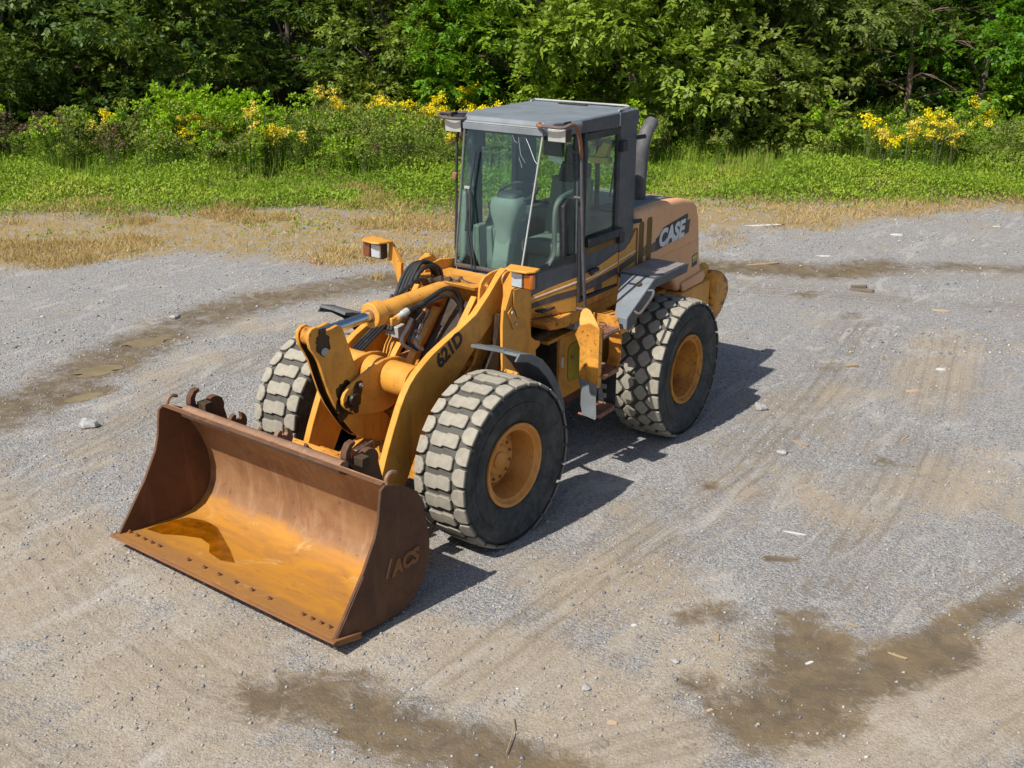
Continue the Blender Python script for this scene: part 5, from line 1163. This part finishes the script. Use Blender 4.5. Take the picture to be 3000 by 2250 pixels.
# leafless snag with reddish twigs on the right
r_ = random.Random(4); g = G(); trunk_pts = [(0, 0, 0), (.1, 0, 1.6), (.0, .1, 3.2), (.15, .1, 5.2)]
g.tube(spline(trunk_pts, 4), [.10-.006*i for i in range(13)], 8)
x, y = uv2xy(10.5, 32.2); e = thing('dead_tree', 'leafless dead tree with reddish bare twigs among green trees on the right', 'tree', x, y)
put('trunk', mesh('trunk', g, 'dead_wood', 60), e)
for i in range(15):
    z0 = 1.2+i*.27; a = i*2.4+.4; L_ = 1.9-.05*i; b = Vector((.05, .05, z0)); dirv = Vector((math.cos(a), math.sin(a)*.8, .22))
    g = G(); pts = [b, b+dirv*L_*.5+Vector((0, 0, .05)), b+dirv*L_+Vector((r_.uniform(-.2, .2), r_.uniform(-.2, .2), -.12))]; sp_ = spline(pts, 4)
    g.tube(sp_, [.022*(1-.85*j/8) for j in range(9)], 5)
    for q in range(7):
        s0 = sp_[2+q % 6]; d2 = (dirv+Vector((r_.uniform(-.9, .9), r_.uniform(-.9, .9), r_.uniform(-.5, .5)))).normalized()
        g.tube([s0, s0+d2*.4+Vector((0, 0, -.04)), s0+d2*.75+Vector((0, 0, -.12))], [.009, .006, .003], 4, False)
    put('branch', mesh('branch', g, 'dead_wood', 60), e)

# ---- weedy shrubs on the bank
def bush_variant(seed, w, h, mat, n, leaf, kl=7):
    r_ = random.Random(seed); blobs = []
    for i in range(9):
        a = i*2.4; rr = w*.5*math.sqrt((i+.3)/9); s_ = w*(.24+.14*r_.random())
        blobs.append((rr*math.cos(a), rr*math.sin(a), h*(.35+.42*r_.random()), s_, s_, h*(.28+.16*r_.random())))
    cm = crown_mesh('foliage', blobs, n, kl, leaf[0], leaf[1], mat, seed, .20, .6)
    g = G()
    for i in range(7):
        a = i*.9; g.tube([(0, 0, -.1), (w*.15*math.cos(a), w*.15*math.sin(a), h*.4), (w*.33*math.cos(a), w*.33*math.sin(a), h*.8)], [.018, .012, .005], 5)
    return mesh('stems', g, 'bark', 60), cm
BV = {'olive': bush_variant(31, 1.9, 1.35, 'weed_olive', 900, (.09, .030)), 'olive_low': bush_variant(32, 1.7, .85, 'weed_olive', 750, (.08, .035)),
      'green': bush_variant(33, 1.7, 1.15, 'leaf_bright', 800, (.10, .055)), 'lush': bush_variant(34, 1.6, 1.7, 'weed_green', 800, (.12, .07)), 'dead': bush_variant(35, 1.7, .9, 'dead_brown', 600, (.07, .03))}
def bush(kind, u, v, rz, sc, label, group):
    x, y = uv2xy(u, v); e = thing('weedy_shrub', label, 'shrub', x, y, None, rz, sc, group); st, fo_ = BV[kind]; put('stems', st, e, kind='stuff'); put('foliage', fo_, e, kind='stuff')
rr_ = random.Random(8); idx = 0
tags = {'olive': 'olive weedy shrub', 'olive_low': 'low olive weed clump', 'green': 'rounded leafy green shrub', 'lush': 'tall bright green sapling clump standing out left of the cab', 'dead': 'brown dead weed clump'}
for u in np.arange(-16.5, 17, 1.05):
    for v0 in ((28.5, 30.2, 31.9) if u < 1 else (29.2, 30.8, 32.3)):
        uu = u+rr_.uniform(-.45, .45); v = v0+rr_.uniform(-.5, .5)
        if uu < -10.2 and v < 30.8: kd = 'dead' if rr_.random() < .7 else 'olive_low'
        elif -6.5 < uu < 0: kd = rr_.choice(['olive', 'olive', 'green', 'olive_low']) if v > 29.2 else rr_.choice(['olive_low', 'olive'])
        elif v > 31.2: kd = rr_.choice(['green', 'green', 'olive'])
        else: kd = rr_.choice(['olive', 'olive_low', 'olive_low', 'green'])
        if 1.6 < uu < 7.8: continue
        if uu < -8.9 and v0 > 29: continue
        v += .9*math.sin(uu*.9)+.5*math.sin(uu*2.3+1)
        if v < 29 and rr_.random() < .35: continue
        zone = [(-13.5, 'at the far left edge'), (-10.2, 'left of the shaded hollow'), (-8.2, 'left of the bright sapling clump'), (-6.0, 'right of the bright sapling clump'), (-3.4, 'below the massed goldenrod'), (-.6, 'beside the left edge of the cab'), (2.2, 'behind the cab'), (4.6, 'right of the exhaust stack'), (7.0, 'between exhaust stack and right goldenrod'), (9.2, 'left of the right goldenrod clump'), (11.6, 'below the dead tree'), (14.0, 'right of the right goldenrod clump'), (99, 'at the far right edge')]
        where = next(w_ for lim, w_ in zone if uu < lim); row = ('front row', 'middle row', 'back row')[0 if v0 < 29.5 else 1 if v0 < 31 else 2]
        bush(kd, uu, v, rr_.uniform(0, 6), rr_.uniform(.48, .92), tags[kd]+' '+where+', '+row, kd.replace('_', ' ')+' shrubs on the bank')
bush('lush', -7.75, 28.9, .3, .95, tags['lush'], 'lush shrubs on the bank')
bush('lush', -7.0, 29.4, 2.3, .85, 'smaller bright green sapling clump close behind the tall one', 'lush shrubs on the bank')

# ---- goldenrod
def golden_variant(seed, h, nst, leafm='weed_olive', bloomm='goldenrod_bloom', nleaf=16, lw=1.0):
    r_ = np.random.default_rng(seed); g = G(); LP, LD_, BP, BD = [], [], [], []
    for i in range(nst):
        a = r_.uniform(0, 6.28); le = r_.uniform(.05, .32); hh = h*r_.uniform(.75, 1.1); p0 = np.array([.12*math.cos(a)*r_.random(), .12*math.sin(a)*r_.random(), -.05]); tip = np.array([le*math.cos(a), le*math.sin(a), hh])
        mid = (p0+tip)/2+np.array([0, 0, .12]); g.tube(spline([p0, mid, tip], 3), .007, 4, False)
        for t in np.linspace(.12, .92, nleaf):
            LP.append(p0*(1-t)+tip*t+np.array([0, 0, .24*t*(1-t)])); b = r_.uniform(0, 6.28); LD_.append((math.cos(b), math.sin(b), .25))
        for q in range(5):
            b = a+r_.uniform(-1.4, 1.4); L_ = r_.uniform(.10, .26)
            for t in np.linspace(0, 1, 9):
                BP.append(tip+np.array([math.cos(b)*L_*t, math.sin(b)*L_*t, -.02*q-.09*t*t+.05*t])+r_.normal(size=3)*.014); BD.append(r_.normal(size=3))
    LP = np.array(LP); LD_ = unit(np.array(LD_)); BP = np.array(BP); BD = unit(np.array(BD)); n, m_ = len(LP), len(BP)
    fol = leaves_mesh('leaves', LP, LD_, unit(np.tile([0, 0, 1.0], (n, 1))+r_.normal(size=(n, 3))*.3), r_.uniform(.08, .14, n), r_.uniform(.016, .026, n)*lw, leafm, r_.random(n), .05)
    blo = leaves_mesh('bloom', BP, BD, rand_dirs(r_, m_), r_.uniform(.045, .075, m_), r_.uniform(.035, .055, m_), bloomm, r_.random(m_))
    return mesh('stem', g, 'stem_green', 60), fol, blo
GV = [golden_variant(41, 1.25, 6), golden_variant(42, 1.05, 5), golden_variant(43, 1.4, 7)]
WV = [golden_variant(61, 1.0, 8, 'weed_olive', 'weed_olive', 26, 1.5), golden_variant(62, .75, 9, 'weed_green', 'weed_green', 22, 2.0), golden_variant(63, 1.15, 7, 'leaf_bright', 'weed_green', 26, 1.8), golden_variant(64, .9, 8, 'dead_brown', 'dead_brown', 14, 1.0)]
WN = ['tall olive weed stalks', 'bright leafy weed stalks', 'tall pale green weed stalks', 'dead brown weed stalks']
def weeds(n, u0, u1, v0, v1, sd, where, kinds):
    q = random.Random(sd)
    for i in range(n):
        kd = q.choice(kinds); x, y = uv2xy(q.uniform(u0, u1), v0+(v1-v0)*(i+q.random())/n); e = thing('weed_clump', WN[kd]+' '+where+', '+['front', 'middle', 'back'][i*3//n], 'weed', x, y, None, q.uniform(0, 6), q.uniform(.7, 1.25), WN[kd]+' '+where)
        for nm, me in zip(('stem', 'leaves', 'seed_head'), WV[kd]): put(nm, me, e, kind='stuff')
weeds(26, -12.6, -8.6, 27.2, 29.4, 1, 'at the foot of the bank on the far left', (0, 2, 3))
weeds(16, -16, -12.4, 27.0, 29.0, 2, 'at the left edge of the picture', (3, 3, 0))
weeds(26, -8.4, -4.6, 26.2, 29.6, 3, 'below the bright sapling clump', (0, 1, 2))
weeds(30, -4.6, -.4, 26.2, 30.4, 4, 'below the massed goldenrod', (0, 0, 1, 2, 3))
weeds(22, 1.4, 8.0, 28.2, 30.2, 5, 'under the sunlit trees right of the exhaust stack', (2, 0, 1))
weeds(26, 8.0, 15.5, 27.4, 30.2, 6, 'in front of the right goldenrod clump', (0, 1, 2))
gold = []
def golds(n, u0, u1, v0, v1, sd, where):
    q = random.Random(sd)
    for i in range(n):
        x, y = uv2xy(q.uniform(u0, u1), q.uniform(v0, v1)); e = thing('goldenrod', 'yellow goldenrod in bloom '+where, 'goldenrod', x, y, None, q.uniform(0, 6), q.uniform(.55, 1.0), 'goldenrod '+where)
        for nm, me in zip(('stem', 'leaves', 'bloom'), GV[q.randrange(3)]): put(nm, me, e, kind='stuff')
golds(24, -4.9, -1.2, 30.4, 32.2, 1, 'massed on the bank left of the cab roof')
golds(9, -1.7, -.5, 27.4, 29.4, 2, 'close against the left side of the cab')
golds(8, -8.2, -6.4, 27.4, 28.4, 3, 'round the bright sapling clump on the left')
golds(15, 8.3, 10.2, 27.3, 28.5, 4, 'in the clump on the right below the dead tree')
golds(4, 10.8, 12.8, 29.4, 30.8, 5, 'scattered right of the right-hand goldenrod clump')
golds(4, -11.5, -9.6, 28.4, 29.2, 6, 'scattered at the foot of the bank on the far left')
golds(6, -6.3, -4.2, 27.0, 28.0, 7, 'standing alone in the green verge left of the cab')
golds(6, .2, 3.2, 31, 32.4, 8, 'behind the cab roof under the trees')

# ---- verge: bright ground cover, tall grass, straw
def blades(name, n, region, hmin, hmax, w, mat, seed, lean=.5, leafy=False, stuff_label='', cat='grass', mound=0):
    r_ = np.random.default_rng(seed); u = r_.uniform(-15.5, 15.5, n); v = r_.uniform(16.8, 34, n); x, y = uv2xy(u, v); p = region(u, v, x, y); kf = r_.random(n) < p; x, y, u, v = x[kf], y[kf], u[kf], v[kf]
    n = len(x); z = terrain(x, y); a = r_.uniform(0, 6.283, n); hh = r_.uniform(hmin, hmax, n)*(.55+.9*fbm(x, y, 3, 1.1))
    ln = r_.uniform(.1, 1, n)*lean; D = unit(np.stack([np.cos(a)*ln, np.sin(a)*ln, np.ones(n)*(.45 if leafy else 1)], -1)); N_ = rand_dirs(r_, n)
    P = np.stack([x, y, z-.02], -1)
    if leafy: P[:, 2] += r_.random(n)*(.05+.95*sstep(fbm(x+3, y+60, 4, .55), .38, .72)*sstep(v, 22.5, 26))*(.12 if mound == 0 else mound); N_ = unit(np.tile([0, 0, 1.0], (n, 1))+r_.normal(size=(n, 3))*.5)
    me = leaves_mesh(name, P, D, N_, hh, np.full(n, w)*r_.uniform(.6, 1.3, n), mat, np.clip(1.5*(fbm(x, y, 4, .6)-.5)+.42+.4*(r_.random(n)-.4), 0, 1))
    o = put(name, me); o['kind'] = 'stuff'; o['label'] = stuff_label; o['category'] = cat
vdi = lambda u: np.interp(u, *V_DRY); vgi = lambda u: np.interp(u, *V_GRN)
nzf = lambda x, y: (fbm(x, y, 3, .8)-.5)*1.6
blades('ground_cover', 520000, lambda u, v, x, y: sstep(v+nzf(x, y), vgi(u)-.3, vgi(u)+1.2)*(v < 30.5)*np.clip(.35+1.1*fbm(x, y, 3, 1.3), 0, 1), .045, .115, .036, 'weed_green', 51, 1.2, True, 'bright green leafy ground cover of the verge', 'ground cover', .55)
blades('tall_grass', 130000, lambda u, v, x, y: sstep(v+nzf(x, y), vgi(u)+.6, vgi(u)+4.5)*np.where(u > 2, 1.0, .45)*np.clip(3.2*fbm(x, y, 3, .9)-1.1, 0, 1), .22, .62, .014, 'weed_olive', 52, .45, False, 'tall rank grass along the foot of the bank', 'grass')
def dry_reg(u, v, x, y):
    m_ = sstep(v+nzf(x, y)*1.3, vdi(u)-.2, vdi(u)+.5)*(1-sstep(v, vgi(u)+.3, vgi(u)+1.6)); pt_ = sstep(fbm(x+40, y, 4, .75)+.10*(v-vdi(u))/4, .47, .61)
    iso = sstep(fbm(x+11, y+5, 3, .9), .66, .74)*sstep(v, vdi(u)-1.6, vdi(u)-.6)*(1-m_)*np.where(u < 3, 1, .3)
    return (m_*(.06+.94*pt_)*np.where(u > 2.5, .28, 1.0)+iso*.9)
blades('dry_grass', 900000, dry_reg, .06, .17, .0115, 'straw', 53, 1.7, False, 'straw coloured dry grass between the gravel and the green verge', 'grass')
blades('sparse_weeds', 60000, lambda u, v, x, y: sstep(v, vdi(u)+.6, vgi(u))*(1-sstep(v, vgi(u)+.5, vgi(u)+1))*sstep(fbm(x+80, y, 3, 1.6), .56, .66), .06, .14, .04, 'weed_green', 54, 1.1, True, 'small green weeds sprouting through the dry grass', 'weeds')
# ================================================================== LITTER ON THE YARD
k = NT('plastic_white'); M['plastic_white'] = k.done(k.bsdf(k.mix(k.ramp(k.noise(14, 5), .5, .75), (.52, .51, .48), (.30, .275, .24)), .5))
k = NT('wood_pale'); n = k.noise(8, 6, .65, .4, k.stretch((1, 6, 6))); M['wood_pale'] = k.done(k.bsdf(k.mix(n, (.36, .265, .165), (.25, .18, .11)), .8, 0, k.bump(n, .3, .004)))
k = NT('wood_grey'); n = k.noise(8, 6, .65, .4, k.stretch((1, 6, 6))); M['wood_grey'] = k.done(k.bsdf(k.mix(n, (.20, .155, .115), (.10, .075, .055)), .9, 0, k.bump(n, .3, .004)))
k = NT('flake_tan'); M['flake_tan'] = k.done(k.bsdf(k.mix(k.noise(20, 5), (.45, .33, .22), (.36, .25, .16)), .7))
k = NT('flake_red'); M['flake_red'] = k.done(k.bsdf(k.mix(k.noise(20, 5), (.30, .09, .05), (.2, .07, .045)), .8))
def litter(name, cat, label, x, y, L_, W_, H_, ang, mat, sd, tilt=3, ragged=.25, n=10):
    L_ *= .72; W_ *= .8; H_ *= .8
    q = random.Random(sd); pts = []
    for i in range(n):
        a = 2*math.pi*i/n; cx, cy = math.cos(a), math.sin(a)
        e = max(abs(cx), abs(cy)); rr = 1+q.uniform(-ragged, ragged)
        pts.append((cx/e*L_/2*rr, cy/e*W_/2*(1+q.uniform(-ragged, ragged))))
    o = part(name, G().prism(pts, 0, H_, 'z'), mat, None, bevel=min(H_*.2, .003))
    o.matrix_basis = Matrix.Translation((x, y, float(terrain(np.array([x]), np.array([y]))[0])-H_*.25)) @ Matrix.Rotation(R(ang), 4, 'Z') @ Matrix.Rotation(R(tilt), 4, 'X') @ Matrix.Rotation(R(-tilt*.6), 4, 'Y')
    o['label'] = label; o['category'] = cat
def chip(name, cat, label, x, y, L_, W_, H_, ang, mat, sd): litter(name, cat, label, x, y, L_, W_, H_, ang, mat, sd, 6, .12, 8)
litter('plastic_scrap', 'plastic', 'bent white plastic strip lying alone right of the front wheel', 3.04, 1.42, .26, .035, .006, 8, 'plastic_white', 1)
chip('white_board', 'board', 'long white painted board at the edge of the dry grass behind the loader', -2.13, 13.0, 1.05, .075, .02, 33, 'plastic_white', 2)
chip('red_board', 'board', 'short red-brown board lying against the long white board', -2.0, 13.16, .8, .05, .015, 36, 'flake_red', 22)
litter('plastic_scrap', 'plastic', 'white scrap right of the long white board in the dry grass', .25, 13.7, .28, .13, .03, 12, 'plastic_white', 3)
litter('plastic_scrap', 'plastic', 'flat white scrap behind the counterweight, nearest the wet strip', -.3, 11.4, .36, .10, .012, 30, 'plastic_white', 4)
litter('plastic_scrap', 'plastic', 'small white scrap in the dusty patch right of the bucket shadow', 2.6, -.71, .055, .035, .006, 40, 'plastic_white', 6)
litter('plastic_scrap', 'plastic', 'crumpled white scrap in the far right gravel', 2.92, 6.55, .16, .07, .03, 10, 'plastic_white', 7)
litter('plastic_scrap', 'plastic', 'white flake at the upper right, close to the grass', 1.57, 15.5, .2, .09, .01, 25, 'plastic_white', 9)
litter('plastic_scrap', 'plastic', 'torn white scrap in the dark wet patch at lower right', 3.86, -.42, .09, .03, .008, 60, 'plastic_white', 10)
chip('wood_stub', 'wood', 'short pale wood stub above the lower right mud', 3.2, -.53, .13, .03, .025, -70, 'wood_pale', 11)
chip('wood_splinter', 'wood', 'pale wood splinter lying across the lower right mud', 4.34, .03, .24, .022, .015, -5, 'wood_pale', 12)
chip('wood_splinter', 'wood', 'thin wood splinter above the lower right mud', 3.95, .22, .17, .014, .01, 0, 'wood_pale', 13)
chip('broken_plank', 'wood', 'dark broken plank in the far right gravel beyond the wet strip', .95, 9.55, .5, .11, .05, 2, 'wood_grey', 14)
chip('broken_plank', 'wood', 'second dark plank piece lying across the first in the far gravel', .86, 9.72, .3, .08, .08, 24, 'wood_grey', 15)
chip('wood_stick', 'wood', 'pale stick in the gravel right of the rear wheel', 2.35, 3.35, .30, .03, .02, -20, 'wood_pale', 16)
chip('wood_block', 'wood', 'tan wood offcut beside a dark damp spot in the gravel', 1.98, 6.05, .2, .06, .05, 42, 'wood_pale', 17)
chip('wood_stick', 'wood', 'upright-lying straw-coloured stick in the right gravel', 3.2, 4.1, .26, .02, .015, 80, 'wood_pale', 18)
chip('plank', 'wood', 'long pale plank lying in the wet strip behind the counterweight', -.95, 10.3, .75, .05, .02, 40, 'wood_pale', 19)
litter('bark_flake', 'flake', 'tan flake near the bottom centre right', 3.05, -1.85, .085, .05, .01, 20, 'flake_tan', 20)
litter('bark_flake', 'flake', 'pale tan flake left of the lower right mud', 3.52, -1.36, .07, .03, .008, 60, 'flake_tan', 21)
litter('bark_flake', 'flake', 'tan flake with dark end in the far right gravel', 2.2, 9.2, .32, .1, .015, 10, 'flake_tan', 23)
litter('bark_flake', 'flake', 'reddish bark flake beside the stone heap', -6.95, 6.1, .32, .09, .02, 15, 'flake_red', 25)
litter('bark_flake', 'flake', 'orange-brown chip pair in the gravel right of the rear wheel', 2.85, 5.6, .17, .07, .02, 30, 'flake_tan', 26)
for i, (x, y, sx, lab) in enumerate(((-4.07, -.49, .10, 'rounded grey stone lying alone left of the bucket'), (-6.45, 2.75, .06, 'small dark stone beside the rutted track'), (1.62, 4.05, .075, 'pale stone at the edge of the rear wheel shadow'), (2.3, 3.0, .05, 'grey stone right of the rear wheel'), (2.72, -1.62, .035, 'pale stone in the dust at bottom centre'), (3.08, -.98, .028, 'round pale pebble left of the lower right mud'))):
    q = random.Random(i+50); g = G(); n1, n2 = 7, 10; v = []; f_ = []
    for a in range(n1+1):
        for b in range(n2):
            th, ph = math.pi*a/n1, 2*math.pi*b/n2; rr = sx*(1+.22*math.sin(3*ph+i)*math.sin(th)+q.uniform(-.07, .07))
            v.append((rr*math.sin(th)*math.cos(ph)*1.2, rr*math.sin(th)*math.sin(ph)*.85, rr*math.cos(th)*.55))
    for a in range(n1):
        for b in range(n2): f_.append((a*n2+b, a*n2+(b+1) % n2, (a+1)*n2+(b+1) % n2, (a+1)*n2+b))
    me = mesh('stone', g.add(v, f_), 'stone_grey', 30); o = put('stone', me); o.location = (x, y, float(terrain(np.array([x]), np.array([y]))[0])+sx*.3); o.rotation_euler = (0, 0, i*1.3)
    o['label'] = lab; o['category'] = 'stone'
o = part('grass_stalk', G().tube(spline([(2.50, -2.18, .012), (2.58, -2.30, .02), (2.63, -2.42, .012), (2.66, -2.50, .008)], 5), .004, 5), 'wood_pale', None, bevel=0)
o['label'] = 'curved dry grass stalk lying on the mud at bottom centre'; o['category'] = 'stalk'
